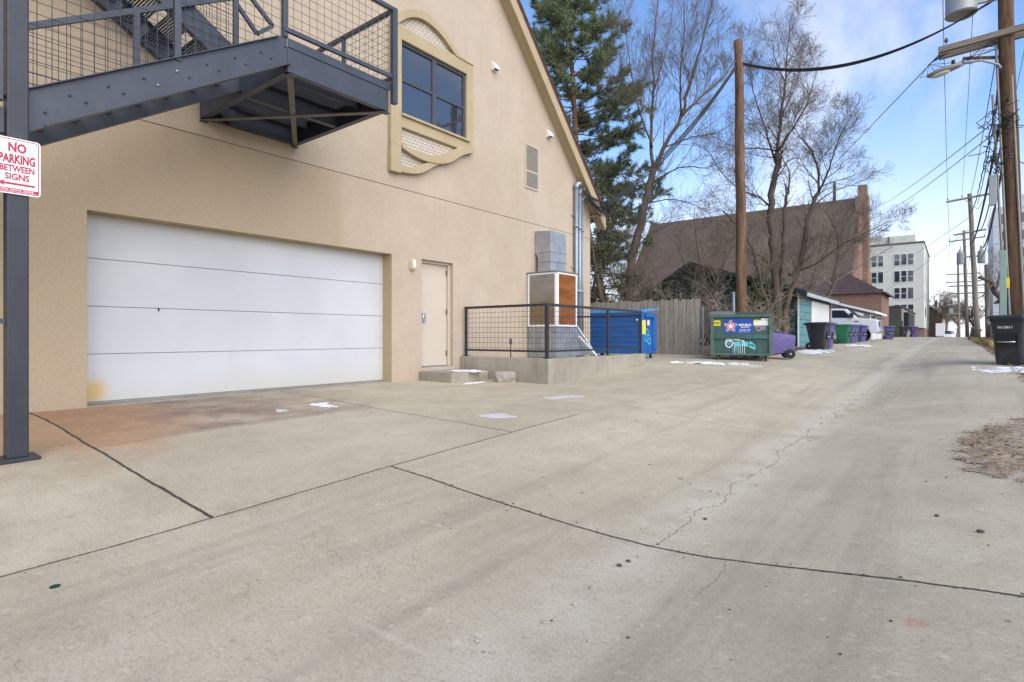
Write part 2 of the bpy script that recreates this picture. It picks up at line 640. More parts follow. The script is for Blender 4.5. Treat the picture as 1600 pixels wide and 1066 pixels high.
def m_concrete():
    t = NT('alley_concrete')
    g = t.n('ShaderNodeNewGeometry')
    s = t.n('ShaderNodeSeparateXYZ')
    t.l(g.outputs['Position'], s.inputs[0])
    X, Y = s.outputs[0], s.outputs[1]
    v = t.coord('World')
    fl = t.coord('World', (1, 1, 0))
    big = t.noise(fl, .45, 6, .6)
    mid = t.noise(fl, 2.3, 8, .7)
    fine = t.noise(fl, 60, 6, .75)
    grit = t.noise(fl, 210, 3, .7)
    alley = t.ramp(X, -3.80, -3.70)
    c = t.mix(t.ramp(big, .32, .68), (.385, .346, .242), (.51, .465, .338))
    c = t.mix(t.math('MULTIPLY', t.ramp(mid, .35, .72), .50), c, (.285, .248, .178))
    pale = t.noise(t.coord('World', (1, .6, 0), loc=(2, 8, 0)), 1.1, 8, .7)
    c = t.mix(t.ramp(pale, .5, .72, 0, .6), c, (.555, .505, .395))
    # wheel tracks worn along the alley
    trk = t.noise(t.coord('World', (1.6, .10, 0)), 1.5, 6, .62)
    c = t.mix(t.math('MULTIPLY', t.ramp(trk, .48, .72), t.math('MULTIPLY', alley, .62)), c, (.232, .198, .152))
    trk2 = t.noise(t.coord('World', (2.6, .16, 0), loc=(9, 2, 0)), 1.4, 6, .62)
    c = t.mix(t.math('MULTIPLY', t.ramp(trk2, .52, .75), t.math('MULTIPLY', alley, .55)), c, (.56, .505, .385))
    # dried silt along the centre gutter
    wob = t.math('MULTIPLY', t.math('SUBTRACT', t.noise(t.coord('World', (.3, 1, 0)), 1.1, 4), .5), .5)
    dg = t.math('ABSOLUTE', t.math('ADD', t.math('ADD', X, 1.42), wob))
    c = t.mix(t.math('MULTIPLY', t.ramp(dg, .34, .05), t.math('MULTIPLY', t.ramp(t.noise(fl, 3, 5), .28, .58), .9)), c, (.55, .505, .41))
    # slab to slab tint
    def gt(a, b):
        return t.math('GREATER_THAN', a, b)
    slab = t.math('MULTIPLY', gt(Y, 3.1), alley)
    c = t.mix(t.math('MULTIPLY', slab, .16), c, (.49, .44, .335))
    slab2 = t.math('MULTIPLY', t.math('MULTIPLY', gt(Y, 1.65), t.math('SUBTRACT', 1.0, gt(Y, 4.75))), t.math('SUBTRACT', 1.0, alley))
    c = t.mix(t.math('MULTIPLY', slab2, .25), c, (.40, .35, .28))
    c = t.mix(t.math('MULTIPLY', t.math('MULTIPLY', t.math('SUBTRACT', 1.0, gt(Y, 3.1)), alley), .25), c, (.34, .29, .225))

    # rust stained panel in front of the garage door
    st = t.noise(t.coord('World', (1.1, .8, 0)), 1.6, 7, .66)
    xin = t.ramp(t.math('ADD', X, t.math('MULTIPLY', t.math('SUBTRACT', st, .5), .25)), -6.05, -6.25)
    pan = t.math('MULTIPLY', xin, t.math('MULTIPLY', gt(Y, 1.65), t.ramp(Y, 6.0, 3.2)))
    c = t.mix(t.math('MULTIPLY', pan, t.ramp(st, .34, .64, .18, .95)), c, (.165, .098, .072))
    wet = t.noise(t.coord('World', (.9, .5, 0), loc=(4, 4, 0)), 1.9, 6, .6)
    c = t.mix(t.math('MULTIPLY', pan, t.ramp(wet, .46, .72, 0, .7)), c, (.165, .125, .115))
    dw = t.math('ADD', X, 8.4)
    yl = t.math('ABSOLUTE', t.math('SUBTRACT', Y, 1.55))
    rad = t.math('ADD', t.math('MULTIPLY', t.math('POWER', t.math('MULTIPLY', dw, .36), 2), 1.0), t.math('MULTIPLY', t.math('POWER', t.math('MULTIPLY', yl, .72), 2), 1.0))
    rust = t.math('MULTIPLY', t.ramp(t.math('ADD', rad, t.math('MULTIPLY', t.math('SUBTRACT', st, .5), 2.2)), 1.45, .15), .82)
    c = t.mix(rust, c, (.37, .185, .075))

    # weather spots, gum and oil drips
    vo = t.n('ShaderNodeTexVoronoi')
    vo.inputs['Scale'].default_value = 5.5
    t.l(fl, vo.inputs['Vector'])
    rnd = t.n('ShaderNodeSeparateColor')
    t.l(vo.outputs['Color'], rnd.inputs[0])
    sz = t.math('MULTIPLY', t.math('POWER', rnd.outputs[0], 6), .16)
    spot = t.ramp(t.math('SUBTRACT', vo.outputs['Distance'], sz), .02, -.01)
    ex = t.math('MULTIPLY', t.math('ADD', X, 2.15), 1.25)
    ey = t.math('MULTIPLY', t.math('SUBTRACT', Y, 5.5), .62)
    er = t.math('SQRT', t.math('ADD', t.math('MULTIPLY', ex, ex), t.math('MULTIPLY', ey, ey)))
    vo2 = t.n('ShaderNodeTexVoronoi')
    vo2.inputs['Scale'].default_value = 4.2
    t.l(t.coord('World', (1, 1.25, 0), loc=(3.3, 1.7, 0)), vo2.inputs['Vector'])
    rnd2 = t.n('ShaderNodeSeparateColor')
    t.l(vo2.outputs['Color'], rnd2.inputs[0])
    sz2 = t.math('MULTIPLY', t.math('POWER', rnd2.outputs[1], 2.5), .17)
    edge = t.math('MULTIPLY', t.math('SUBTRACT', t.noise(fl, 22, 4), .5), .12)
    sp2 = t.ramp(t.math('ADD', t.math('SUBTRACT', vo2.outputs['Distance'], sz2), edge), .03, -.02)
    c = t.mix(t.math('MULTIPLY', sp2, t.ramp(er, 1.05, .55, 0, .62)), c, (.19, .15, .115))
    reg = t.ramp(t.noise(fl, .55, 3), .46, .60)
    c = t.mix(t.math('MULTIPLY', spot, t.math('MULTIPLY', reg, .75)), c, (.14, .11, .08))
    # pitted aggregate grain
    c = t.mix(t.ramp(fine, .42, .75, 0, .60), c, (.19, .165, .125))
    c = t.mix(t.ramp(grit, .48, .75, 0, .65), c, (.60, .55, .45))
    c = t.mix(t.ramp(t.noise(fl, 130, 3, .8), .57, .70, 0, .75), c, (.12, .10, .075))
    fleck = t.noise(fl, 17, 5, .75)
    c = t.mix(t.ramp(fleck, .54, .70, 0, .50), c, (.245, .208, .152))
    c = t.mix(t.ramp(t.noise(t.coord('World', (1, 1, 0), loc=(5, 1, 0)), 11, 5, .75), .56, .72, 0, .45), c, (.62, .57, .45))
    broom = t.noise(t.coord('World', (9, 60, 0)), 1.0, 4, .7)
    c = t.mix(t.ramp(broom, .50, .72, 0, .30), c, (.26, .222, .165))
    hair = t.math('ABSOLUTE', t.math('SUBTRACT', t.noise(fl, 1.25, 7, .62, 1.2), .5))
    c = t.mix(t.math('MULTIPLY', t.ramp(hair, .0035, .0008), t.math('MULTIPLY', t.ramp(t.noise(fl, .4, 2), .5, .6), .40)), c, (.15, .12, .09))
    # red paint dab
    rx = t.math('MULTIPLY', t.math('ADD', X, .12), 1.0)
    ry = t.math('SUBTRACT', Y, 2.66)
    rd = t.math('ADD', t.math('SQRT', t.math('ADD', t.math('MULTIPLY', rx, rx), t.math('MULTIPLY', ry, ry))), t.math('MULTIPLY', t.math('SUBTRACT', t.noise(fl, 30, 4), .5), .06))
    c = t.mix(t.ramp(rd, .06, .02, 0, .42), c, (.38, .15, .11))

    # saw cuts, expansion joints and cracks
    w1 = t.math('MULTIPLY', t.math('SUBTRACT', t.noise(fl, 2.0, 4), .5), .05)
    w2 = t.math('MULTIPLY', t.math('SUBTRACT', t.noise(fl, 38, 4, .8), .5), .030)
    ww = t.math('ADD', w1, w2)
    Xw, Yw = t.math('ADD', X, ww), t.math('ADD', Y, ww)
    masks = []

    def line(A, a0, B, b0, b1, w, k=1.0):
        d = t.math('ABSOLUTE', t.math('SUBTRACT', A, a0))
        m = t.ramp(d, w, w * .45)
        m = t.math('MULTIPLY', m, t.math('MULTIPLY', gt(B, b0), t.math('LESS_THAN', B, b1)))
        masks.append(t.math('MULTIPLY', m, k))
    line(Xw, -3.75, Y, -8, 6.1, .013, .85)
    line(Xw, -3.75, Y, 6.1, 30, .010, .25)
    line(Yw, 1.65, X, -8.5, -3.75, .016, 1.0)
    line(Yw, 4.75, X, -8.5, -3.75, .013, .9)
    line(Yw, 3.10, X, -3.75, 1.2, .014, 1.0)
    line(Yw, 7.15, X, -3.75, -1.2, .012, .45)
    line(Yw, 11.2, X, -6.0, 1.2, .014, .3)
    line(Yw, 15.3, X, -6.0, 1.2, .016, .3)
    line(Xw, -6.12, Y, 1.65, 4.75, .008, .7)
    cw = t.math('MULTIPLY', t.math('SUBTRACT', t.noise(t.coord('World', (0, 1, 0)), 1.0, 6, .7), .5), .55)
    Xc = t.math('ADD', X, cw)
    line(Xc, -1.38, Y, 3.1, 7.9, .0055, .6)
    line(Xc, -1.32, Y, 8.6, 20, .010, .35)
    line(t.math('ADD', X, t.math('MULTIPLY', cw, .8)), -.95, Y, 2.6, 3.1, .004, .4)
    j = masks[0]
    for m in masks[1:]:
        j = t.math('MAXIMUM', j, m)
    c = t.mix(j, c, (.055, .047, .038))
    # pale scrape across the near slab
    dsc = t.math('ABSOLUTE', t.math('SUBTRACT', t.math('ADD', Yw, t.math('MULTIPLY', X, -.03)), 1.58))
    scm = t.math('MULTIPLY', t.ramp(dsc, .03, .0), t.math('MULTIPLY', gt(X, -3.1), t.math('LESS_THAN', X, -1.6)))
    c = t.mix(t.math('MULTIPLY', scm, t.ramp(mid, .42, .62, .0, .34)), c, (.54, .49, .39))
    c = t.mix(1.0, c, (1.10, 1.055, 1.01), 'MULTIPLY')
    hgt = t.math('ADD', t.math('MULTIPLY', fine, .35), t.math('MULTIPLY', grit, .25))
    hgt = t.math('SUBTRACT', hgt, t.math('MULTIPLY', j, 1.2))
    t.bump(hgt, .5, .012)
    return t.out(c, .88, 0, .25)


M['concrete'] = m_concrete()


def m_cast():
    t = NT('cast_concrete')
    v = t.coord('World')
    c = t.mix(t.ramp(t.noise(v, 1.2, 6, .65), .3, .7), (.255, .228, .175), (.36, .325, .255))
    st = t.noise(t.coord('World', (5, 5, .35)), 1.4, 6, .65)
    c = t.mix(t.ramp(st, .5, .75, 0, .6), c, (.155, .135, .10))
    c = t.mix(t.ramp(t.noise(v, 14, 6, .7), .5, .75, 0, .4), c, (.24, .215, .18))
    vo = t.n('ShaderNodeTexVoronoi')
    vo.inputs['Scale'].default_value = 2.6
    t.l(v, vo.inputs['Vector'])
    c = t.mix(t.ramp(vo.outputs['Distance'], .055, .035, 0, .8), c, (.06, .05, .04))
    t.bump(t.noise(v, 40, 6, .7), .5, .01)
    return t.out(c, .9, 0, .25)


M['cast'] = m_cast()


def m_earth():
    t = NT('bare_earth')
    v = t.coord('World', (1, 1, 0))
    c = t.mix(t.ramp(t.noise(v, .8, 7, .65), .35, .65), (.17, .125, .085), (.30, .245, .175))
    c = t.mix(t.ramp(t.noise(v, 16, 6, .7), .45, .7, 0, .7), c, (.21, .13, .065))
    c = t.mix(t.ramp(t.noise(v, 60, 4, .7), .55, .75, 0, .6), c, (.36, .32, .26))
    t.bump(t.noise(v, 22, 6, .7), .8, .05)
    return t.out(c, .95, 0, .1)


M['earth'] = m_earth()
M['gravel'] = plain('gravelly_dirt', (.34, .275, .195), .95, 0, .30, 5, .8, 45, 'World', dirt=(.16, .11, .07), dirt_amt=.8)


def m_wood(name, a, b, dark, scale=1.0, axis='Z', gaps=0.0):
    t = NT(name)
    st = {'Z': (9, 9, .55), 'X': (.55, 9, 9), 'Y': (9, .55, 9)}[axis]
    v = t.coord('Object', sc_(st, scale))
    c = t.mix(t.ramp(t.noise(v, 1.0, 8, .7), .32, .68), a, b)
    c = t.mix(t.ramp(t.noise(v, 4.5, 7, .8), .48, .66, 0, .85), c, dark)
    oi = t.n('ShaderNodeObjectInfo')
    c = t.mix(t.math('MULTIPLY', oi.outputs['Random'], .15), c, dark)
    t.bump(t.noise(v, 3.5, 6, .75), .6, .012)
    return t.out(c, .9, 0, .2)


def sc_(st, k):
    return tuple(x * k for x in st)


M['pole_wood'] = m_wood('brown_pole_wood', (.105, .058, .034), (.235, .145, .088), (.03, .019, .013))
M['pole_grey'] = m_wood('weathered_pole_wood', (.19, .155, .115), (.29, .245, .19), (.09, .07, .05))
M['fence_wood'] = m_wood('grey_fence_board', (.28, .24, .19), (.42, .37, .305), (.13, .10, .075), 1.3)
M['arm_wood'] = m_wood('weathered_crossarm', (.24, .20, .15), (.34, .29, .23), (.12, .09, .07), 1, 'X')


def m_bark(name, a, b, d):
    t = NT(name)
    v = t.coord('Object', (10, 10, 2.2))
    c = t.mix(t.ramp(t.noise(v, 1.2, 8, .7), .3, .7), a, b)
    c = t.mix(t.ramp(t.noise(v, 4, 6, .75), .5, .7, 0, .75), c, d)
    t.bump(t.noise(v, 2.5, 7, .75), .9, .03)
    return t.out(c, .95, 0, .1)


M['bark'] = m_bark('grey_brown_bark', (.095, .073, .055), (.165, .13, .10), (.04, .03, .024))
M['twig'] = plain('thin_twig_bark', (.175, .138, .105), .9, 0, .35, .7, coord='World')
M['twig_tan'] = plain('tan_twig_bark', (.31, .25, .19), .9, 0, .35, .7, coord='World')
M['bark_red'] = m_bark('reddish_pine_bark', (.16, .085, .05), (.25, .14, .085), (.07, .04, .03))


def m_leaf(name, a, b):
    t = NT(name)
    v = t.coord('World')
    c = t.mix(t.ramp(t.noise(v, 1.3, 5), .35, .65), a, b)
    c = t.mix(t.ramp(t.noise(v, 9, 3), .4, .7, 0, .6), c, sc(b, 1.25))
    return t.out(c, .7, 0, .25)


M['needle'] = m_leaf('pine_needles', (.105, .14, .070), (.20, .24, .13))
M['juniper'] = m_leaf('dull_juniper_foliage', (.055, .062, .03), (.115, .115, .058))
M['holly'] = m_leaf('olive_shrub_leaf', (.06, .085, .03), (.12, .14, .05))


def m_brick(name, c1, c2, mortar, sz=1.0, axis='XY'):
    t = NT(name)
    g = t.n('ShaderNodeNewGeometry')
    s = t.n('ShaderNodeSeparateXYZ')
    t.l(g.outputs['Position'], s.inputs[0])
    cb_ = t.n('ShaderNodeCombineXYZ')
    t.l(t.math('ADD', s.outputs[0], s.outputs[1]), cb_.inputs[0])
    t.l(s.outputs[2], cb_.inputs[1])
    b = t.n('ShaderNodeTexBrick')
    b.inputs['Scale'].default_value = 1
    b.inputs['Brick Width'].default_value = .22 * sz
    b.inputs['Row Height'].default_value = .075 * sz
    b.inputs['Mortar Size'].default_value = .012 * sz
    b.inputs['Color1'].default_value = (*c1, 1)
    b.inputs['Color2'].default_value = (*c2, 1)
    b.inputs['Mortar'].default_value = (*mortar, 1)
    t.l(cb_.outputs[0], b.inputs['Vector'])
    v = t.coord('World')
    c = t.mix(t.ramp(t.noise(v, .7, 5), .35, .7, 0, .4), b.outputs['Color'], sc(c1, .6))
    return t.out(c, .9, 0, .2)


M['brick'] = m_brick('red_brick', (.27, .125, .075), (.21, .095, .06), (.30, .25, .20))
M['brick_tan'] = m_brick('orange_brick', (.24, .135, .085), (.185, .098, .06), (.25, .21, .17))
M['brick_grey'] = m_brick('grey_block', (.25, .235, .22), (.30, .285, .265), (.22, .21, .2), 2.2)
M['brick_dark'] = m_brick('dark_brick', (.085, .072, .066), (.11, .095, .085), (.13, .12, .11), 1.5)
M['shingle'] = m_brick('brown_shingles', (.118, .085, .066), (.155, .115, .09), (.078, .058, .046), 2.6)
M['shingle_dark'] = m_brick('dark_brown_shingles', (.075, .052, .048), (.095, .066, .058), (.05, .036, .033), 2.6)
M['shingle_grey'] = m_brick('grey_shingles', (.17, .15, .13), (.22, .195, .17), (.11, .10, .09), 2.6)


def m_siding(name, col, dark, pitch=.2, th=.06, var=.1):
    t = NT(name)
    g = t.n('ShaderNodeNewGeometry')
    s = t.n('ShaderNodeSeparateXYZ')
    t.l(g.outputs['Position'], s.inputs[0])
    fr = t.math('FRACT', t.math('DIVIDE', t.math('ADD', s.outputs[2], 50), pitch))
    ln = t.math('LESS_THAN', fr, th)
    v = t.coord('World')
    c = t.mix(t.ramp(t.noise(v, 1.0, 6, .65), .3, .7), sc(col, 1 - var), sc(col, 1 + var))
    c = t.mix(ln, c, dark)
    t.bump(fr, .5, .02)
    return t.out(c, .7, 0, .3)


M['teal_siding'] = m_siding('teal_siding', (.11, .24, .26), (.035, .07, .075), .36, .07)
M['green_siding'] = m_siding('dark_green_siding', (.020, .050, .042), (.008, .016, .014), .3, .08, .3)
M['cream_siding'] = m_siding('cream_panel_siding', (.60, .60, .51), (.45, .45, .38), .75, .03, .03)
M['white_siding'] = m_siding('white_siding', (.66, .65, .62), (.5, .49, .47), .2, .08, .05)
M['grey_siding'] = m_siding('grey_siding', (.36, .34, .31), (.2, .18, .16), .22, .1, .12)
M['tower_panel'] = m_siding('pale_tower_panel', (.50, .52, .55), (.36, .38, .41), 3.0, .05, .05)
M['tile_trim'] = plain('dark_green_trim', (.018, .04, .036), .6, 0, .1, 4)


def m_lattice():
    t = NT('woven_lattice_panel')
    g = t.n('ShaderNodeNewGeometry')
    s = t.n('ShaderNodeSeparateXYZ')
    t.l(g.outputs['Position'], s.inputs[0])
    cb_ = t.n('ShaderNodeCombineXYZ')
    t.l(s.outputs[1], cb_.inputs[0])
    t.l(s.outputs[2], cb_.inputs[1])
    b = t.n('ShaderNodeTexBrick')
    b.offset = .5
    b.inputs['Scale'].default_value = 1
    b.inputs['Brick Width'].default_value = .10
    b.inputs['Row Height'].default_value = .062
    b.inputs['Mortar Size'].default_value = .008
    b.inputs['Color1'].default_value = (.56, .50, .41, 1)
    b.inputs['Color2'].default_value = (.50, .44, .36, 1)
    b.inputs['Mortar'].default_value = (.27, .22, .165, 1)
    t.l(cb_.outputs[0], b.inputs['Vector'])
    t.bump(b.outputs['Fac'], -.5, .02)
    return t.out(b.outputs['Color'], .8, 0, .3)


M['lattice'] = m_lattice()


def m_pad(name, a, b, low=None):
    t = NT(name)
    g = t.n('ShaderNodeNewGeometry')
    s = t.n('ShaderNodeSeparateXYZ')
    t.l(g.outputs['Position'], s.inputs[0])
    v = t.coord('World')
    fr = t.math('FRACT', t.math('DIVIDE', t.math('ADD', s.outputs[2], 20), .028))
    c = t.mix(t.ramp(t.noise(t.coord('World', (.7, .7, 3)), 1.6, 6, .6), .35, .68), a, b)
    c = t.mix(t.math('MULTIPLY', t.math('LESS_THAN', fr, .35), .55), c, sc(a, .5))
    if low:
        zz_ = t.math('ADD', s.outputs[2], t.math('MULTIPLY', t.noise(v, 2.2, 4), .5))
        c = t.mix(t.ramp(zz_, 1.35, .95, 0, .85), c, low)
    tear = t.ramp(t.noise(t.coord('World', (.8, .8, 7)), 1.5, 4), .62, .7, 0, .7)
    c = t.mix(tear, c, sc(a, .45))
    t.bump(fr, .6, .02)
    return t.out(c, .8, 0, .2)


M['pad_grey'] = m_pad('grey_louvre_pad', (.30, .28, .24), (.38, .36, .32), (.25, .165, .08))
M['pad_rust'] = m_pad('orange_cooler_pad', (.24, .085, .025), (.38, .155, .05))
# ------------------------------------------------------------------ ground
def frange(a, b, s):
    n = int(round((b - a) / s))
    return [a + (b - a) * i / n for i in range(n + 1)]


ys_ = frange(-14, 32, .3) + frange(33, 80, 1.5)[0:] + frange(84, 200, 8)


def sheet(xl, xr, nx, ys, dz, name, m, kind='structure'):
    mb = MB()
    vs, fs = [], []
    for Y in ys:
        a, b = xl(Y), xr(Y)
        for i in range(nx + 1):
            X = a + (b - a) * i / nx
            vs.append((X, Y, gz(X, Y) + dz))
    n = nx + 1
    for j in range(len(ys) - 1):
        for i in range(nx):
            fs.append((j * n + i, j * n + i + 1, (j + 1) * n + i + 1, (j + 1) * n + i))
    mb.add(vs, fs)
    return struct(mb, name, m, True, kind)


gx_all = [-160, -90, -50, -30, -20] + frange(-14, 6, .5) + [9, 14, 22, 40, 80, 160]
gy_all = [-60, -30] + frange(-14, 32, .5) + frange(33, 80, 1.5) + frange(84, 200, 8) + [260, 340, 420, 900, 2500]
mb = MB()
vs, fs = [], []
for Y in gy_all:
    for X in gx_all:
        d = -.035
        if X > 1.3:
            d += .05 * min(1, (X - 1.3) / 1.5)
        if Y > 420:
            d -= (Y - 420) * .02
        # loose soil lies a little uneven beside the slabs
        if -30 < X < 12 and Y < 80:
            d += .012 * mnoise.noise(Vector((X * .9, Y * .9, 0)))
        vs.append((X, Y, gz(X, Y) + d))
n = len(gx_all)
for j in range(len(gy_all) - 1):
    for i in range(n - 1):
        fs.append((j * n + i, j * n + i + 1, (j + 1) * n + i + 1, (j + 1) * n + i))
mb.add(vs, fs)
struct(mb, 'ground', M['earth'], True)


def edge_n(Y, s):
    return mnoise.noise(Vector((s, Y * .8, 0))) * .10 + mnoise.noise(Vector((s, Y * 3.1, 4))) * .04


def xl(Y):
    if Y < 17.75:
        return -11.0
    if Y < 18.05:
        t = (Y - 17.75) / .3
        return -11.0 * (1 - t) + -5.15 * t
    return -4.75 + edge_n(Y, 3) + .0 - .4 * math.exp(-(Y - 18.05) / .5)


def xr(Y):
    return .98 + edge_n(Y, 8) + (.25 if Y < 3 else 0)


sheet(xl, xr, 56, ys_, 0.0, 'alley', M['concrete'])

# ------------------------------------------------------------------ the stucco building
WX = -8.4
bld = thing('stucco_building', 'tan stucco building with steep gable, white garage door and curved window surround', 'building', (WX, 6, -.9))
INV = Matrix.Translation((8.4, -6, .9))


def bb(mb, name, m, parent=bld, smooth=False, bevel=0):
    return mb.xf(INV).build(name, m, parent, smooth, bevel)


Y0, Y1 = -2.3, 14.35
GY0, GY1, GZ1 = 2.2, 6.97, 1.555
DY0, DY1, DZ0, DZ1 = 7.73, 8.63, -.64, 1.543
mb = MB()


def slab(y0, y1, z0, z1):
    mb.box(-8.65, WX, y0, y1, z0, z1)


JZ = 2.838
slab(Y0, GY0, -1.6, JZ - .008)
slab(GY0, GY1, GZ1, JZ - .008)
slab(GY1, DY0, -1.6, JZ - .008)
slab(DY0, DY1, DZ1, JZ - .008)
mb.box(-8.65, WX, DY0, DY1, -1.6, DZ0)
slab(DY1, Y1, -1.6, JZ - .008)
mb.box(-8.65, -8.416, Y0, Y1, JZ - .008, JZ + .008)
RS = 1.027


def rake(Y):
    return 7.87 - RS * abs(Y - 6.05) + RS * (10.165 - 6.05)


mb.prism([(-8.65, Y0, JZ + .008), (-8.65, Y1, JZ + .008), (-8.65, Y1, rake(Y1) + .15), (-8.65, 6.05, rake(6.05) + .15), (-8.65, Y0, rake(Y0) + .15)], (.25, 0, 0))
mb.box(-22, -8.66, Y1 - .25, Y1, -1.6, rake(Y1) + .05)
mb.box(-22, -8.66, Y0, Y0 + .25, -1.6, rake(Y0) + .05)
mb.box(-22, -21.75, Y0 + .25, Y1 - .25, -1.6, rake(Y1) + .05)
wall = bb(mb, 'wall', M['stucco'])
# garage reveal lining: smooth painted returns
mb = MB()
mb.box(-8.71, -8.402, GY1 - .002, GY1 + .02, -.93, GZ1 + .0)
mb.box(-8.71, -8.402, GY0 - .02, GY0 + .002, -.93, GZ1 + .0)
mb.box(-8.71, -8.402, GY0, GY1, GZ1 - .002, GZ1 + .02)
bb(mb, 'reveal', M['reveal'])

# garage door of four flush sections
gd = bb(MB().box(-8.78, -8.712, GY0 - .05, GY1 + .05, -.90, GZ1 + .1), 'garage_door', M['seam_grey'])
for k in range(4):
    z0 = -.846 + .613 * k
    bb(MB().box(-8.71, -8.665, GY0 - .03, GY1 + .03, z0 + .003, z0 + .610), 'door_section', M['garage_door'], gd, False, .004)
bb(MB().box(-8.705, -8.66, GY0 - .03, GY1 + .03, -.872, -.845), 'rubber_seal', M['lamp_grey'], gd)
bb(MB().box(-8.665, -8.655, 3.08, 3.095, .34, .39), 'latch_slot', M['ink'], gd)
bb(MB().box(-8.76, -8.41, GY0 - .02, GY1 - .003, -.99, -.868), 'threshold', M['cast'])

# service door
dr = bb(MB().box(-8.60, -8.555, DY0 + .045, DY1 - .05, DZ0 + .02, DZ1 - .05), 'service_door', M['door_tan'], bld, False, .004)
mb = MB()
mb.box(-8.62, -8.49, DY0 - .02, DY0 + .05, DZ0, DZ1)
mb.box(-8.62, -8.49, DY1 - .05, DY1 + .02, DZ0, DZ1)
mb.box(-8.62, -8.49, DY0 + .05, DY1 - .05, DZ1 - .05, DZ1 + .01)
bb(mb, 'door_frame', M['door_tan'], dr, False, .004)
bb(MB().box(-8.64, -8.46, DY0, DY1, DZ0 - .03, DZ0 + .012), 'door_sill', M['galv'], dr)
for z in (-.42, .45, 1.28):
    bb(MB().cyl((-8.548, DY1 - .055, z), (-8.548, DY1 - .055, z + .11), .016, 10), 'hinge', M['insul'], dr)
hy = DY0 + .13
bb(MB().box(-8.555, -8.551, hy - .04, hy + .13, .26, .47), 'latch_guard', M['chrome'], dr, False, .002)
bb(MB().tube([(-8.55, hy, .28), (-8.49, hy, .28), (-8.49, hy, .46), (-8.55, hy, .46)], .011, 8), 'pull_handle', M['chrome'], dr, True)
bb(MB().cyl((-8.552, hy + .06, .37), (-8.54, hy + .06, .37), .017, 12), 'lock_cylinder', M['ink'], dr)

# roof, rake boards and soffits
for sgn in (1, -1):
    def rp(Y, X, dz):
        return (X, Y, rake(Y) + dz)
    ye = 6.05 + sgn * (14.78 - 6.05)
    mb = MB()
    mb.prism([rp(6.05, -22.2, .40), rp(ye, -22.2, .40), rp(ye, -22.2, .49), rp(6.05, -22.2, .49)], (14.11, 0, 0))
    bb(mb, 'roof', M['shingle_dark'])
    mb = MB()
    mb.prism([rp(6.05, -8.17, .0), rp(ye, -8.17, .0), rp(ye, -8.17, .398), rp(6.05, -8.17, .398)], (.05, 0, 0))
    mb.prism([rp(6.05, -8.40, .03), rp(ye, -8.40, .03), rp(ye, -8.40, .398), rp(6.05, -8.40, .398)], (.229, 0, 0))
    bb(mb, 'rake_board', M['trim'])
    mb = MB()
    mb.prism([rp(6.05, -8.12, .34), rp(ye, -8.12, .34), rp(ye, -8.12, .40), rp(6.05, -8.12, .40)], (.012, 0, 0))
    bb(mb, 'drip_edge', plain('rust_red_flashing', (.17, .06, .045), .6, 0, .15, 4))
mb = MB()
mb.box(-22, -8.2, 14.30, 14.72, 3.46, 3.50)
mb.box(-22, -8.2, 14.72, 14.78, 3.42, 3.66)
bb(mb, 'eave_soffit', M['trim'])


# window with its curved surround
def zp(x, y, off=0):
    p = on_x(WX, 590 + x / 3.676, y / 3.676)
    return (WX + off, p.y, p.z)


WY0, WY1, WZ0, WZ1 = 7.137, 8.96, 4.25, 5.665
win = bb(MB().box(WX + .004, WX + .012, WY0 - .02, WY1 + .02, WZ0 - .02, WZ1 + .02), 'window', M['glass'])
mb = MB()
ym = (WY0 + WY1) / 2
fr_m = plain('dark_bronze_window_frame', (.055, .06, .07), .45, 0, .08, 5)
for a, b in ((WY0, ym), (ym, WY1)):
    mb.box(WX + .012, WX + .045, a, a + .055, WZ0, WZ1)
    mb.box(WX + .012, WX + .045, b - .055, b, WZ0, WZ1)
    mb.box(WX + .012, WX + .045, a + .055, b - .055, WZ0, WZ0 + .055)
    mb.box(WX + .012, WX + .045, a + .055, b - .055, WZ1 - .06, WZ1)
    zm = (WZ0 + WZ1) / 2 - .02
    mb.box(WX + .012, WX + .038, a + .055, b - .055, zm - .03, zm + .03)
bb(mb, 'sash_frame', fr_m, win, False, .003)
mb = MB()
T = .10
mb.box(WX + .001, WX + T, WY0 - .26, WY0, 3.62, 5.96)
mb.box(WX + .001, WX + T + .012, WY0 - .27, WY0 - .02, 3.10, 3.62)
mb.box(WX + .001, WX + T, WY1, WY1 + .19, 3.98, 5.93)
mb.box(WX + .001, WX + T, WY0, WY1, WZ1, 5.93)
mb.box(WX + .001, WX + T, WY0, WY1, 3.99, WZ0 - .05)
mb.box(WX + .001, WX + T + .05, WY0 - .02, WY1 + .06, WZ0 - .05, WZ0)
bb(mb, 'surround_board', M['trim'], win, False, .012)


def smooth_poly(pts, it=2):
    for _ in range(it):
        q = [pts[0]]
        for a, b in zip(pts, pts[1:]):
            q.append((a[0] * .75 + b[0] * .25, a[1] * .75 + b[1] * .25))
            q.append((a[0] * .25 + b[0] * .75, a[1] * .25 + b[1] * .75))
        q.append(pts[-1])
        pts = q
    return pts


def band(up, lo, name, depth, off=.001):
    u, l = smooth_poly(up), smooth_poly(lo)
    poly = [zp(x, y, off) for x, y in u] + [zp(x, y, off) for x, y in reversed(l)]
    bb(MB().prism(poly, (depth, 0, 0)), name, M['trim'], win, False, .018)


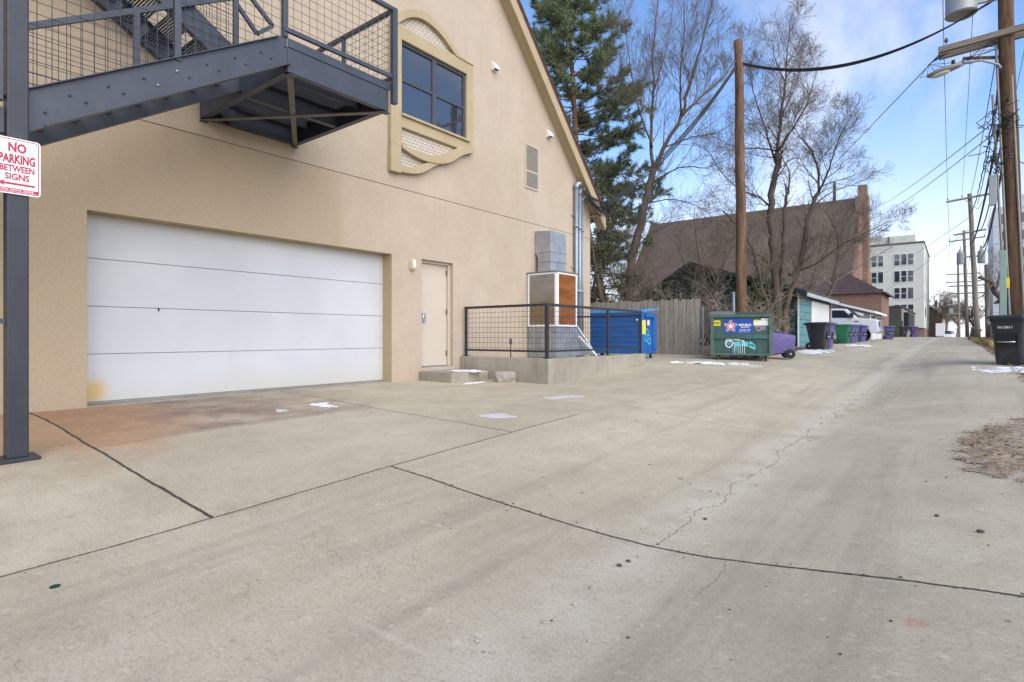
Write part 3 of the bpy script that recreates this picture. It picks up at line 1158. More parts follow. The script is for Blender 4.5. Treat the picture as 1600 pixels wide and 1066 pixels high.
band([(58, 120), (80, 92), (105, 75), (150, 66), (200, 63), (250, 78), (300, 112), (350, 172), (400, 250), (442, 318), (480, 350), (531, 384)],
     [(58, 160), (80, 158), (105, 140), (150, 114), (200, 109), (250, 127), (300, 166), (350, 216), (398, 285), (425, 325), (440, 338), (531, 388)], 'arched_moulding', .12)
band([(119, 830), (170, 862), (230, 888), (290, 899), (340, 896), (400, 876), (450, 850), (490, 846), (530, 858)],
     [(119, 858), (170, 895), (230, 927), (290, 944), (345, 951), (400, 942), (450, 908), (490, 890), (528, 889)], 'wavy_moulding', .13)
band([(112, 958), (150, 968), (200, 964), (250, 944), (300, 934), (346, 936)],
     [(112, 992), (170, 1005), (230, 1004), (270, 986), (315, 957), (346, 949)], 'wavy_moulding', .11)
poly = [zp(x, y, .0015) for x, y in smooth_poly([(105, 135), (150, 110), (200, 105), (250, 122), (300, 160), (350, 210), (400, 280), (430, 332)])]
poly += [zp(440, 345, .0015), zp(105, 170, .0015)]
bb(MB().prism(poly, (.028, 0, 0)), 'lattice_panel', M['lattice'], win)
poly = [zp(x, y, .0015) for x, y in [(112, 725), (455, 862), (440, 880), (390, 900), (330, 925), (250, 950), (200, 975), (112, 975)]]
bb(MB().prism(poly, (.028, 0, 0)), 'lattice_panel', M['lattice'], win)

# wall fittings
lo = bb(MB().box(WX + .001, WX + .03, 11.17, 11.70, 3.69, 4.79), 'louvre_vent', M['door_tan'], bld, False, .004)
mb = MB()
for k in range(30):
    z = 3.74 + k * .0345
    if abs(z - 4.12) < .025:
        continue
    mb.prism([(WX + .03, 11.195, z), (WX + .03, 11.195, z + .022), (WX + .042, 11.195, z)], (0, .48, 0))
bb(mb, 'louvre_slats', plain('louvre_grey', (.19, .175, .15), .6, 0, .1, 5), lo)
for y, z, nm in ((9.98, 6.23, 0), (12.20, 5.30, 1)):
    o = bb(MB().prism([(WX + .001, y - .1, z - .11), (WX + .13, y - .1, z - .09), (WX + .13, y - .1, z - .03), (WX + .03, y - .1, z + .09), (WX + .001, y - .1, z + .09)], (0, .15, 0)), 'vent_hood', M['sticker_white'], bld, False, .006)
    bb(MB().box(WX + .03, WX + .12, y - .09, y + .04, z - .10, z - .095), 'hood_flap', M['ink'], o)
# bulkhead light beside the service door
LY, LZ = 7.46, 1.40
fx = bb(MB().loft([[Vector((WX + .001 + o_, LY + p.x, LZ + p.y)) for p in rrect(.13 - s_, .24 - s_, (.13 - s_) / 2 - .002, 0, 5)] for o_, s_ in ((0, 0), (.045, .0), (.055, .012))]), 'wall_lamp', M['door_tan'], bld, 'auto')
bb(MB().loft([[Vector((WX + .055 + o_, LY + p.x, LZ + p.y)) for p in rrect(.095 - s_, .20 - s_, (.095 - s_) / 2 - .002, 0, 5)] for o_, s_ in ((0, 0), (.03, .006), (.05, .025), (.06, .05))]), 'lamp_lens', M['lamp_glass'], fx, True)

# conduits up the corner of the wall
for y, r, top in ((13.44, .058, 4.12), (13.62, .058, 3.98), (13.78, .032, 3.8)):
    o = bb(MB().tube([(WX + .09, y, -.75), (WX + .09, y, top)], r, 14), 'conduit', M['conduit'], bld, True)
    mb = MB()
    mb.tube([(WX + .09, y, top - .02), (WX + .09, y, top + .06), (WX + .12, y + .04, top + .13), (WX + .18, y + .10, top + .12)], r * 1.25, 12)
    for zc in (3.02 - (y - 13.4) * .2, 1.2):
        bb(MB().cyl((WX + .09, y, zc), (WX + .09, y, zc + .1), r * 1.18, 14), 'coupling', M['conduit'], o, True)
    bb(mb, 'weather_head', M['conduit'], o, True)
for z in (3.35, 1.9, .9):
    bb(MB().box(WX + .001, WX + .035, 13.30, 13.85, z, z + .04), 'conduit_strap', M['grey_metal'])
# drip loops of cable from the weather heads to the eave
mb = MB()
rg = random.Random(5)
for k in range(11):
    y = 13.44 + .17 * (k % 3)
    p0 = Vector((WX + .2, y + .1, 4.16 - .07 * (k % 3)))
    p3 = Vector((-8.02 + rg.uniform(-.06, .06), 14.55 + rg.uniform(-.1, .15), 3.75 + rg.uniform(-.2, .25)))
    dip = rg.uniform(.1, .42)
    pts = []
    for i in range(9):
        t = i / 8
        p = p0.lerp(p3, t)
        p.z -= dip * math.sin(math.pi * t)
        p.x += .12 * math.sin(math.pi * t)
        pts.append(p)
    mb.tube(pts, .014 + .006 * (k % 2), 6)
bb(mb, 'drip_loop', M['black_wire'], bld, True)

# ------------------------------------------------------------------ fire escape stair
fe = thing('fire_escape_stair', 'slate grey steel switchback stair with mesh railings fixed to the stucco wall', 'stair', (-7.2, 3.0, -1.0))
FI = Matrix.Translation((7.2, -3.0, 1.0))


def fb(mb, name, m=None, parent=fe, smooth=False, bevel=0):
    return mb.xf(FI).build(name, m or M['steel'], parent, smooth, bevel)


XO, XI, XW = -6.10, -7.25, -8.35
LY0, LY1, LB, LT = 3.52, 5.0, 3.075, 3.36


def channel(mb, p0, p1, h, out_dir, t=.012, fl=.07):
    """steel channel: web with two flanges; p0,p1 are the mid-height ends of the web"""
    p0, p1 = Vector(p0), Vector(p1)
    o = Vector(out_dir)
    d = (p1 - p0).normalized()
    up = d.cross(o)
    if up.z < 0:
        up = -up
    mb.bar(p0, p1, t, h, up)
    for s in (1, -1):
        c = up * (s * (h / 2 - t / 2)) + o * (fl / 2 + t / 2)
        mb.bar(p0 + c, p1 + c, fl, t, up)
    return mb


# landing frame
mb = MB()
channel(mb, (XO, LY0, (LB + LT) / 2), (XO, LY1, (LB + LT) / 2), LT - LB, (-1, 0, 0))
lf = fb(mb, 'landing_frame')
mb = MB()
mb.bar((XO + .012, LY0, LT + .05), (XO + .012, LY1 + .02, LT + .05), .012, .10)
fb(mb, 'toe_plate', None, lf)
mb = MB()
channel(mb, (XO - .02, LY1, (LB + LT) / 2), (-8.39, LY1, (LB + LT) / 2), LT - LB, (0, -1, 0))
channel(mb, (XO - .02, LY0, (LB + LT) / 2), (-8.39, LY0, (LB + LT) / 2), LT - LB, (0, 1, 0))
channel(mb, (-8.385, LY0, (LB + LT) / 2), (-8.385, LY1, (LB + LT) / 2), LT - LB, (1, 0, 0))
channel(mb, (XI, LY0 + .02, (LB + LT) / 2), (XI, LY1 - .02, (LB + LT) / 2), LT - LB - .02, (1, 0, 0))
for x in (-6.72, -7.65, -8.0):
    mb.bar((x, LY0 + .02, LT - .06), (x, LY1 - .02, LT - .06), .05, .09)
fb(mb, 'landing_joist', None, lf)
mb = MB()
mb.bar((XO - .03, LY0 + .05, LB - .008), (-8.36, LY1 - .04, LB - .008), .07, .012)
mb.bar((-8.36, LY0 + .04, LB - .021), (XO - .03, LY1 - .04, LB - .021), .07, .012)
fb(mb, 'cross_brace', M['primer'], lf)
mb = MB()
y = LY0 + .03
while y < LY1:
    mb.box(-8.37, XO - .01, y, y + .006, LT - .015, LT + .015)
    y += .034
for x in frange(-8.3, -6.2, .12):
    mb.box(x, x + .006, LY0 + .02, LY1 - .02, LT + .004, LT + .014)
fb(mb, 'grating_deck', None, lf)
for (x, y, z) in ((XO, LY0 + .05, LB), (XO, LY1 - .04, LB), (-8.37, LY1 - .04, LB), (-8.37, LY0 + .04, LB)):
    fb(MB().box(x - .06, x + .035, y - .05, y + .05, z - .036, z - .03), 'gusset_plate', None, lf)

# lower flight
SL = .617


def st_top(Y):
    return 2.053 + SL * (Y - 1.176) + .0


def st_mid(Y):
    return st_top(Y) - .17


for x, o in ((XO, -1), (XI, 1)):
    mb = MB()
    d = Vector((0, 1, SL)).normalized()
    hh = .305
    ya, yb = 1.05, 3.515
    vh = hh / 2 * math.sqrt(1 + SL * SL)
    mb.prism([(x - .006, ya, st_mid(ya) - vh), (x - .006, yb, st_mid(yb) - vh), (x - .006, yb, st_mid(yb) + vh), (x - .006, ya, st_mid(ya) + vh)], (.012, 0, 0))
    for q in (1, -1):
        u = Vector((0, -d.z, d.y)) * (q * (hh / 2 - .006))
        cc = Vector((x + o * .045, 0, 0))
        mb.bar(cc + Vector((0, 1.08, st_mid(1.08))) + u, cc + Vector((0, 3.5, st_mid(3.5))) + u, .075, .011, Vector((0, -d.z, d.y)))
    s = fb(mb, 'stringer')
    if o < 0:
        # stiff outer lips that catch the light
        mb = MB()
        for q in (1, -1):
            u = Vector((0, -d.z, d.y)) * (q * (hh / 2 - .004))
            mb.bar(Vector((x + .026, 1.22, st_mid(1.22))) + u, Vector((x + .026, 3.47, st_mid(3.47))) + u, .038, .009, Vector((0, -d.z, d.y)))
        fb(mb, 'stringer_lip', None, s)
        for k in range(8):
            Y = 1.30 + k * .288
            for dy, dz in ((0, -.075), (.17, .02)):
                yy = Y + dy
                zz_ = st_mid(yy) + dz + .02
                m2 = MB().cyl((x, yy, zz_), (x + .02, yy, zz_), .011, 8)
                fb(m2, 'bolt', M['grey_metal'] if k == 3 else None, s, True)


def tread(y, z, x0, x1, dirn):
    mb = MB()
    mb.box(x0 + .01, x1 - .01, y, y + .006, z - .035, z + .002)
    mb.box(x0 + .01, x1 - .01, y + dirn * .27, y + dirn * .27 + .006, z - .035, z)
    for k in range(1, 8):
        yy = y + dirn * .27 * k / 8
        mb.box(x0 + .01, x1 - .01, yy, yy + .005, z - .03, z)
    for x in (x0 + .012, x1 - .018):
        ya, yb = min(y, y + dirn * .27), max(y, y + dirn * .27)
        mb.box(x, x + .006, ya, yb, z - .055, z)
    return mb


NT_ = 8
for k in range(1, NT_):
    Y = 3.52 - k * .288
    fb(tread(Y + .02, LT - k * .1777, XI, XO, -1), 'tread')

# upper flight against the wall
US = .635
UZ = lambda Y: 3.754 + .0 - US * (Y - 2.972)   # stringer middle line


def ustr(x, o):
    mb = MB()
    channel(mb, (x, 3.98, UZ(3.98) + .10), (x, -1.6, UZ(-1.6) + .10), .30, (o, 0, 0))
    return fb(mb, 'upper_stringer')


ustr(XI - .04, -1)
ustr(XW, 1)
for k in range(1, 16):
    Y = 3.9 - k * .285
    fb(tread(Y, LT + k * .181, XW, XI - .04, -1), 'tread')


# railings -----------------------------------------------------------------
def wire(mb, a, b, r=.0032):
    mb.tube([a, b], r, 4, False)


def mesh_panel(P, Q, zb0, zb1, zt0, zt1, sp=.1016):
    """welded mesh between two posts: bottom line zb0->zb1, top line zt0->zt1"""
    P, Q = Vector(P), Vector(Q)
    L = (Q - P).length
    d = (Q - P) / L
    mb = MB()
    s = sp * .5
    while s < L:
        t = s / L
        p = P + d * s
        wire(mb, (p.x, p.y, zb0 + (zb1 - zb0) * t), (p.x, p.y, zt0 + (zt1 - zt0) * t))
        s += sp
    z = min(zb0, zb1) + sp * .5
    while z < max(zt0, zt1):
        ta, tb = 0.0, 1.0
        # clip to the sloped lines
        for z0, z1, up in ((zb0, zb1, True), (zt0, zt1, False)):
            f0 = (z - z0) if up else (z0 - z)
            f1 = (z - z1) if up else (z1 - z)
            if f0 < 0 and f1 < 0:
                ta, tb = 1, 0
            elif f0 < 0:
                ta = max(ta, f0 / (f0 - f1))
            elif f1 < 0:
                tb = min(tb, f0 / (f0 - f1))
        if tb > ta + .01:
            a, b = P + (Q - P) * ta, P + (Q - P) * tb
            wire(mb, (a.x, a.y, z), (b.x, b.y, z))
        z += sp
    return mb


def post(x, y, z0, z1, w=.06):
    return fb(MB().box(x - w / 2, x + w / 2, y - w / 2, y + w / 2, z0, z1), 'railing_post', None, fe, False, .004)


def rail(a, b, w=.05, h=.05, name='rail'):
    return fb(MB().bar(a, b, w, h), name)


XP = XO + .05
RT = 4.47
post(XP, LY1 + .06, 3.18, RT + .02, .075)
post(XO - .005, LY0 - .03, 3.46, RT + .3)
XPL = XO - .005
rail((XO + .02, LY0 - .05, RT), (XP, LY1 + .06, RT))
rail((XO + .02, LY0 - .05, 3.545), (XP, LY1 + .06, 3.545), .04, .05, 'bottom_rail')
fb(mesh_panel((XP, LY0, 0), (XP, LY1 + .02, 0), 3.55, 3.55, RT, RT), 'mesh_panel')
YE = LY1 + .06
rail((XP, YE, RT), (-8.36, YE, RT))
rail((XP, YE, 3.545), (-8.36, YE, 3.545), .04, .05, 'bottom_rail')
post(-7.2, YE, 3.2, RT, .05)
post(-8.34, YE, 3.2, RT, .05)
fb(mesh_panel((XP, YE, 0), (-8.36, YE, 0), 3.55, 3.55, RT, RT), 'mesh_panel')
# outer railing of the lower flight
HR = 1.02
for Y in (2.345,):
    post(XO - .01, Y, st_top(Y) - .03, st_top(Y) + HR + .15)
rail((XO - .01, 1.15, st_top(1.15) + HR + .1), (XO - .01, LY0, st_top(LY0) + HR + .1))
fb(mesh_panel((XO - .01, 1.2, 0), (XO - .01, 2.32, 0), st_top(1.2), st_top(2.32), st_top(1.2) + HR, st_top(2.32) + HR), 'mesh_panel')
fb(mesh_panel((XO - .01, 2.37, 0), (XO - .01, LY0 - .05, 0), st_top(2.37), st_top(LY0 - .05), st_top(2.37) + HR, st_top(LY0 - .05) + HR), 'mesh_panel')
# inner railing of the lower flight
for Y in (2.36,):
    post(XI, Y, st_top(Y) - .05, st_top(Y) + .86)
post(XI + .02, 3.46, st_top(3.46) - .05, 4.9, .055)
post(XI - .05, 3.50, st_top(3.46) - .05, 4.9, .055)
rail((XI, 1.15, st_top(1.15) + .88), (XI, 3.5, st_top(3.5) + .88), .05, .06)
fb(mesh_panel((XI, 1.2, 0), (XI, 3.42, 0), st_top(1.2), st_top(3.42), st_top(1.2) + .86, st_top(3.42) + .86), 'mesh_panel')
# handrail return at the foot of the upper flight
fb(MB().bar((XI - .05, 3.5, 4.62), (XI - .05, 4.0, 4.22), .035, .05).bar((XI - .05, 3.5, 4.3), (XI - .05, 3.78, 4.02), .035, .05).bar((XI - .05, 4.0, 4.22), (XI - .05, 3.78, 4.02), .035, .05), 'handrail_loop')
# upper flight railing
ut = lambda Y: UZ(Y) + .30
rail((XI - .04, 3.4, ut(3.4) + .9), (XI - .04, -1.5, ut(-1.5) + .9))
fb(mesh_panel((XI - .04, 3.42, 0), (XI - .04, .2, 0), ut(3.42), ut(.2), ut(3.42) + .9, ut(.2) + .9), 'mesh_panel')

# lower landing, corner column and the first flight down
mb = MB()
mb.box(XO - .005, XO + .007, -1.2, 1.04, 1.66, 1.86)
mb.box(XI, XO, 1.02, 1.034, 1.66, 1.86)
mb.box(XI - .006, XI + .006, -1.2, 1.04, 1.66, 1.86)
for y in frange(-1.15, 1.0, .05):
    mb.box(XI, XO, y, y + .006, 1.86, 1.89)
fb(mb, 'lower_landing')
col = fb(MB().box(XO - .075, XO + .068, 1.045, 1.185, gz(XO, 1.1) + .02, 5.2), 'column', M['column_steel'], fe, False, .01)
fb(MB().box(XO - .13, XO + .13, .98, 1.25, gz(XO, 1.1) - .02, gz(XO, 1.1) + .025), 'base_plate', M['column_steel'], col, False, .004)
fb(MB().box(-8.39, -8.25, 1.045, 1.185, -.88, 5.2), 'column', None, fe, False, .01)
post(XP, 1.0, 1.9, 3.05, .05)
rail((XP, -1.2, 2.98), (XP, 1.0, 2.98))
rail((XP, -1.2, 1.98), (XP, 1.0, 1.98), .04, .04, 'bottom_rail')
fb(mesh_panel((XP, -1.2, 0), (XP, .98, 0), 2.0, 2.0, 2.98, 2.98), 'mesh_panel')
mb = MB()
channel(mb, (-7.35, 1.0, 1.72), (-7.35, -2.2, -.55), .26, (-1, 0, 0))
channel(mb, (-8.33, 1.0, 1.72), (-8.33, -2.2, -.55), .26, (1, 0, 0))
fb(mb, 'lower_stringer')
rail((XO, -2.0, .12), (XO, 1.05, .12), .04, .04)
for y in (-2.0, -.5):
    post(XO, y, gz(XO, y) - .02, .12, .05)

# NO PARKING sign on the column
SX, SY0, SW, SH, SZ = XO + .085, .945, .31, .455, 1.155
sg = thing('parking_sign', 'white no parking sign with red lettering and arrow on the grey stair column', 'sign', (SX, SY0 + SW / 2, SZ))
RX = Matrix.Translation((SX, SY0 + SW / 2, SZ)) @ Matrix.Rotation(R(90), 4, 'Z')


def rpoly(w, h, r, cz=0, n=5):
    return [Vector((p.x, 0, p.y + cz)) for p in rrect(w, h, r, 0, n)]


RL = Matrix.Rotation(R(90), 4, 'Z')


def sgb(mb, name, m):
    return mb.xf(RL).build(name, m, sg)


def yoff(mb, o):
    mb.v = [(x, y + o, z) for x, y, z in mb.v]
    return mb


sgb(MB().prism(rpoly(SW, SH, .026, SH / 2), (0, .003, 0)), 'plate', M['sign_white'])
# red border as a ring
ring = MB()
A_, B_ = rpoly(SW - .018, SH - .018, .022, SH / 2), rpoly(SW - .032, SH - .032, .016, SH / 2)
nn = len(A_)
ring.add([p + Vector((0, -.0012, 0)) for p in A_] + [p + Vector((0, -.0012, 0)) for p in B_], [(i, (i + 1) % nn, nn + (i + 1) % nn, nn + i) for i in range(nn)])
sgb(ring, 'border', M['sign_red'])
for s_, size, z, sx_ in (('NO', .098, .345, .74), ('PARKING', .098, .252, .56), ('BETWEEN', .072, .182, .69), ('SIGNS', .072, .116, .80)):
    t_ = text_mb(s_, size, (.0042 if size > .08 else .0024), 'CENTER', .0005)
    t_.v = [(x * sx_ + .006, y - .0012, zz_ + z) for x, y, zz_ in t_.v]
    sgb(t_, 'lettering', M['sign_red'])
mb = MB().prism([(-.118, 0, .082), (-.07, 0, .108), (-.078, 0, .0905), (.118, 0, .0905), (.118, 0, .0735), (-.078, 0, .0735), (-.07, 0, .056)], (0, -.0012, 0))
sgb(mb, 'arrow', M['sign_red'])
mb = MB().prism([(-.141, 0, .02), (.141, 0, .02), (.141, 0, .046), (-.141, 0, .046)], (0, -.0011, 0))
sgb(mb, 'red_strip', M['sign_red'])
t_ = text_mb('TOW AWAY ZONE', .023, .0002, 'CENTER', .0005)
t_.v = [(x * 1.1, y - .0022, zz_ + .0245) for x, y, zz_ in t_.v]
sgb(t_, 'lettering', M['sign_white'])
mb = MB()
for z in (.03, .425):
    sgb(MB().cyl((0, -.006, z), (0, .012, z), .007, 10), 'bolt', M['grey_metal'])

# ------------------------------------------------------------------ concrete step, platform, railing, cooler
o = MB().loft([rrect(.93, 1.07, .03, z, 2, -7.935, 8.185) for z in (-.95, -.705)]).build('concrete_step', M['cast'], None, False, .012)
tag(o, 'low concrete step under the tan service door, dusted with snow', 'step')

pl = thing('concrete_platform', 'raised concrete equipment platform with board marked kerb beside the service door', 'platform', (-7.2, 11, -.9))
PI_ = Matrix.Translation((7.2, -11, .9))
PZ = -.437
mb = MB()
mb.box(-8.398, -6.08, 8.83, 9.05, -1.2, PZ)
mb.box(-6.30, -6.08, 9.05, 13.1, -1.2, PZ - .002)
mb.xf(PI_).build('kerb_wall', M['cast'], pl, False, .012)
MB().box(-8.398, -6.30, 9.05, 13.1, -1.2, PZ - .10).xf(PI_).build('slab', M['cast'], pl)

rl = thing('platform_railing', 'black steel railing with square mesh infill standing on the concrete platform kerb', 'railing', (-7.2, 11, PZ))
RI = Matrix.Translation((7.2, -11, -PZ))


def rb(mb, name, m=None):
    return mb.xf(RI).build(name, m or M['dark_steel'], rl)


CXX, CY = -6.19, 8.94
RTZ, RBZ = .605, -.30
for (x, y, w) in ((-8.31, CY, .045), (CXX, CY, .055), (CXX, 11.35, .045), (CXX, 13.05, .04)):
    rb(MB().box(x - w / 2, x + w / 2, y - w / 2, y + w / 2, PZ - .005, RTZ), 'post')
    rb(MB().box(x - .06, x + .06, y - .06, y + .06, PZ - .003, PZ + .012), 'foot_plate')
for z, w in ((RTZ, .05), (RBZ, .04)):
    rb(MB().bar((-8.34, CY, z), (CXX - .02, CY, z), w, w), 'rail')
    rb(MB().bar((CXX, CY - .02, z + .001), (CXX, 13.07, z + .001), w, w), 'rail')
rb(MB().bar((CXX, 13.05, RTZ - .09), (-8.3, 13.05, RTZ - .09), .04, .04), 'rail')
rb(mesh_panel((-8.29, CY, 0), (CXX - .02, CY, 0), RBZ, RBZ, RTZ, RTZ, .105), 'mesh_panel')
rb(mesh_panel((CXX, CY + .02, 0), (CXX, 11.33, 0), RBZ, RBZ, RTZ, RTZ, .105), 'mesh_panel')
rb(mesh_panel((CXX, 11.37, 0), (CXX, 13.03, 0), RBZ, RBZ, RTZ, RTZ, .105), 'mesh_panel')

ac = thing('air_cooler', 'galvanised evaporative cooler with rust coloured side panel and duct elbow, on the platform', 'air cooler', (-7.95, 11.7, PZ - .1))
AI = Matrix.Translation((7.95, -11.7, .537))


def ab(mb, name, m, parent=ac, smooth=False, bevel=0):
    return mb.xf(AI).build(name, m, parent, smooth, bevel)


AX0, AX1, AY0, AY1 = -8.39, -7.50, 11.25, 12.17
ab(MB().box(AX0 + .02, AX1 - .02, AY0 + .02, AY1 - .02, PZ - .09, 1.54), 'cabinet', M['galv'], ac, False, .006)
ab(MB().box(AX0, AX1 + .02, AY0 - .02, AY1 + .02, 1.54, 1.575), 'top_cap', M['dark_lid'], ac, False, .004)
ab(MB().box(AX0 + .07, AX1 - .06, AY0 + .004, AY0 + .019, .27, 1.50), 'pad_panel', M['pad_grey'])
ab(MB().box(AX1 - .019, AX1 - .004, AY0 + .07, AY1 - .06, .27, 1.50), 'pad_panel', M['pad_rust'])
for face in (0, 1):
    mb = MB()
    if face == 0:
        mb.box(AX0 + .02, AX0 + .07, AY0 - .005, AY0 + .019, .23, 1.54)
        mb.box(AX1 - .065, AX1 - .02, AY0 - .005, AY0 + .019, .23, 1.54)
        mb.box(AX0 + .07, AX1 - .065, AY0 - .005, AY0 + .019, .23, .27)
        mb.box(AX0 + .07, AX1 - .065, AY0 - .005, AY0 + .019, 1.50, 1.54)
    else:
        mb.box(AX1 - .019, AX1 + .005, AY0 + .02, AY0 + .075, .23, 1.54)
        mb.box(AX1 - .019, AX1 + .005, AY1 - .065, AY1 - .02, .23, 1.54)
        mb.box(AX1 - .019, AX1 + .005, AY0 + .075, AY1 - .065, .23, .27)
        mb.box(AX1 - .019, AX1 + .005, AY0 + .075, AY1 - .065, 1.50, 1.54)
    ab(mb, 'panel_frame', M['white_paint'])
DX, DY_0, DY_1 = -7.90, 11.58, 12.28
pts = [(WX + .01, 2.66), (DX, 2.62), (DX, 1.578), (WX + .10, 1.578), (WX + .10, 1.95), (WX + .06, 2.05), (WX + .01, 2.10)]
du = ab(MB().prism([(x, DY_0, z) for x, z in pts], (0, DY_1 - DY_0, 0)), 'duct', M['galv'], ac, False, .008)
mb = MB()
for z in (2.10, 1.86, 1.62):
    mb.box(DX - .02, DX + .014, DY_0 - .014, DY_1 + .014, z, z + .03)
    mb.box(WX + .11, DX - .02, DY_0 - .014, DY_0 + .01, z, z + .03)
ab(mb, 'duct_collar', M['galv'], du)
mb = MB()
mb.prism([(-7.55, AY1 - .02, .22), (-7.55, 13.02, -.45), (-7.55, 13.02, -.50), (-7.55, AY1 - .02, -.50)], (.03, 0, 0))
mb.prism([(-8.2, AY1 - .02, .22), (-8.2, 13.02, -.45), (-8.2, 13.02, -.47), (-8.2, AY1 - .02, .19)], (.65, 0, 0))
ab(mb, 'sloping_shroud', M['galv'])
ab(MB().bar((-7.50, AY1, .24), (-7.50, 13.05, -.46), .03, .04), 'shroud_edge', M['white_paint'])
ab(MB().tube([(-7.45, AY1 + .02, -.02), (-7.3, 12.8, -.52)], .03, 8), 'drain_pipe', M['white_paint'])

# hose bib pipe and broken lump of concrete
o = MB().tube([(-8.0, 10.1, PZ - .1), (-8.0, 10.1, -.16)], .014, 8).tube([(-8.0, 10.1, -.19), (-8.0, 10.1, -.06)], [.03, .035], 8).build('standpipe', M['insul'], None, True)
tag(o, 'short dark standpipe rising behind the platform kerb', 'pipe')
rg = random.Random(11)
bm = bmesh.new()
bmesh.ops.create_icosphere(bm, subdivisions=3, radius=1)
p = Vector((-6.98, 8.66, gz(-6.98, 8.66)))
for v in bm.verts:
    k = 1 + .5 * mnoise.noise(v.co * 1.6 + Vector((4, 1, 2))) + .08 * mnoise.noise(v.co * 5)
    v.co = Vector((max(-.72, min(.75, v.co.x * k)) * .27, max(-.8, min(.8, v.co.y * k)) * .19, max(-.6, min(.55, v.co.z * k)) * .22))
me = bpy.data.meshes.new('concrete_chunk')
bm.to_mesh(me)
bm.free()
me.materials.append(M['stone'])
o = bpy.data.objects.new('concrete_chunk', me)
COL.objects.link(o)
o.location = (p.x, p.y, p.z + .09)
o.rotation_euler = (0, 0, .5)
tag(o, 'broken lump of concrete lying at the foot of the platform wall', 'rubble')
# ------------------------------------------------------------------ carts
def cart_parts(root, body_m, lid_m, open_lid=0.0):
    """wheeled cart, front towards local -Y, standing on its base and two wheels"""
    b = MB()
    rings = []
    for z, w, d, cy in ((.02, .46, .46, -.06), (.10, .49, .52, -.05), (.5, .545, .62, -.02), (.86, .60, .72, .0), (.94, .61, .74, .0), (.945, .655, .785, .0), (1.0, .66, .79, .0)):
        rings.append(rrect(w, d, .07, z, 4, 0, cy))
    b.loft(rings)
    body = b.build('body', body_m, root, 'auto')
    # front recess with lift bar, two raised ribs
    f = MB()
    f.prism([(-.15, -.352, .40), (.15, -.352, .40), (.17, -.373, .66), (-.17, -.373, .66)], (0, -.012, 0))
    f.build('lift_pocket', M['ink'] if body_m is M['black_plastic'] else plain('dark_' + body_m.name, (.03, .026, .05), .6), body)
    MB().cyl((-.17, -.395, .50), (.17, -.395, .50), .016, 10).build('lift_bar', M['chrome'], body, True)
    r = MB()
    for x in (-.20, .20):
        r.bar((x, -.300, .12), (x * 1.02, -.366, .72), .03, .02, (0, -1, 0))
    r.build('body_rib', body_m, body)
    l = MB()
    lr = []
    for z, k in ((1.0, 1.0), (1.025, 1.01), (1.06, .96), (1.08, .80), (1.085, .5)):
        lr.append(rrect(.70 * k, .85 * k, .07 * k, z, 4, 0, -.01))
    l.loft(lr)
    l.box(-.30, .30, -.475, -.42, 1.0, 1.028)
    lid = l.build('lid', lid_m, root, 'auto')
    MB().tube([(-.27, .37, .98), (-.27, .48, 1.01), (.27, .48, 1.01), (.27, .37, .98)], .02, 8).build('handle', body_m, root, True)
    for s in (-1, 1):
        w = MB()
        x = s * .28
        prof = [(.03, .03), (.10, .035), (.13, .03), (.135, .02), (.135, -.02), (.13, -.03), (.10, -.035), (.03, -.03)]
        n = 20
        rings = [[Vector((x + h, .25 + rr * math.cos(2 * math.pi * k / n), .135 + rr * math.sin(2 * math.pi * k / n))) for k in range(n)] for rr, h in prof]
        w.loft(rings)
        wh = w.build('wheel', M['rubber'], root, 'auto')
        MB().cyl((x - .042, .25, .135), (x + .042, .25, .135), .035, 12).build('hub', M['grey_metal'], wh, True)
    return body


def cart(x, y, rz, body_m, lid_m, label, name='trash_cart', group='wheeled carts along the alley', s=1.0):
    t = thing(name, label, 'trash cart', (x, y, gz(x, y)), R(rz), group)
    t.scale = (s, s, s)
    cart_parts(t, body_m, lid_m)
    return t


BP, PP, GP, TP = M['black_plastic'], M['purple_plastic'], M['green_plastic'], M['teal_plastic']
pc = at(1574, 572, 12.9)
big = cart(pc.x + .16, pc.y + .36, -27, BP, BP, 'large black wheeled cart with white number on its front, standing on snow at right edge', s=1.07)
t_ = text_mb('N-13811', .075, .003, 'CENTER', .002)
t_.v = [(x - .02, y - .375 + (z + .79 - .86) * -.10, z + .79) for x, y, z in t_.v]
t_.build('number', M['sticker_white'], big)
t_ = text_mb('DENVER', .10, .002, 'CENTER', .002)
t_.v = [(x * 1.0, y, z) for x, y, z in t_.v]
t_.xf(Matrix.Translation((.307, .0, .80)) @ Matrix.Rotation(R(4), 4, 'Y') @ Matrix.Rotation(R(90), 4, 'Z')).build('lettering', plain('faded_blue_print', (.10, .17, .20), .6), big)

p = at(1276, 549, 22.2)
cart(p.x, p.y + .3, 84, BP, BP, 'black wheeled cart by the teal garage corner, nearest of the row')
cart(p.x + .05, p.y + 1.1, 86, PP, PP, 'purple wheeled cart tucked just behind the black cart at the teal garage')
p = at(1315, 537, 29)
cart(p.x, p.y + .3, 86, GP, GP, 'bright green wheeled cart, only green one in the row', s=.93)
cart(p.x + .10, p.y + 1.25, 86, PP, PP, 'purple wheeled cart squeezed between the green cart and the grey teal cart', s=.93)
cart(p.x + .12, p.y + 2.4, 86, TP, TP, 'grey teal wheeled cart between two purple carts before the white truck', s=.93)
p = at(1341, 534, 33.5)
cart(p.x, p.y + .3, 70, PP, PP, 'purple wheeled cart in front of the white truck wheel', s=.93)
p = at(1388, 532, 44)
cart(p.x, p.y + .3, 18, PP, PP, 'purple wheeled cart standing alone beyond the truck by the grey garage')
p = at(1425, 528.5, 57)
c1_ = cart(p.x + .15, p.y + .3, 12, PP, PP, 'farthest purple wheeled cart, beside the far black cart')
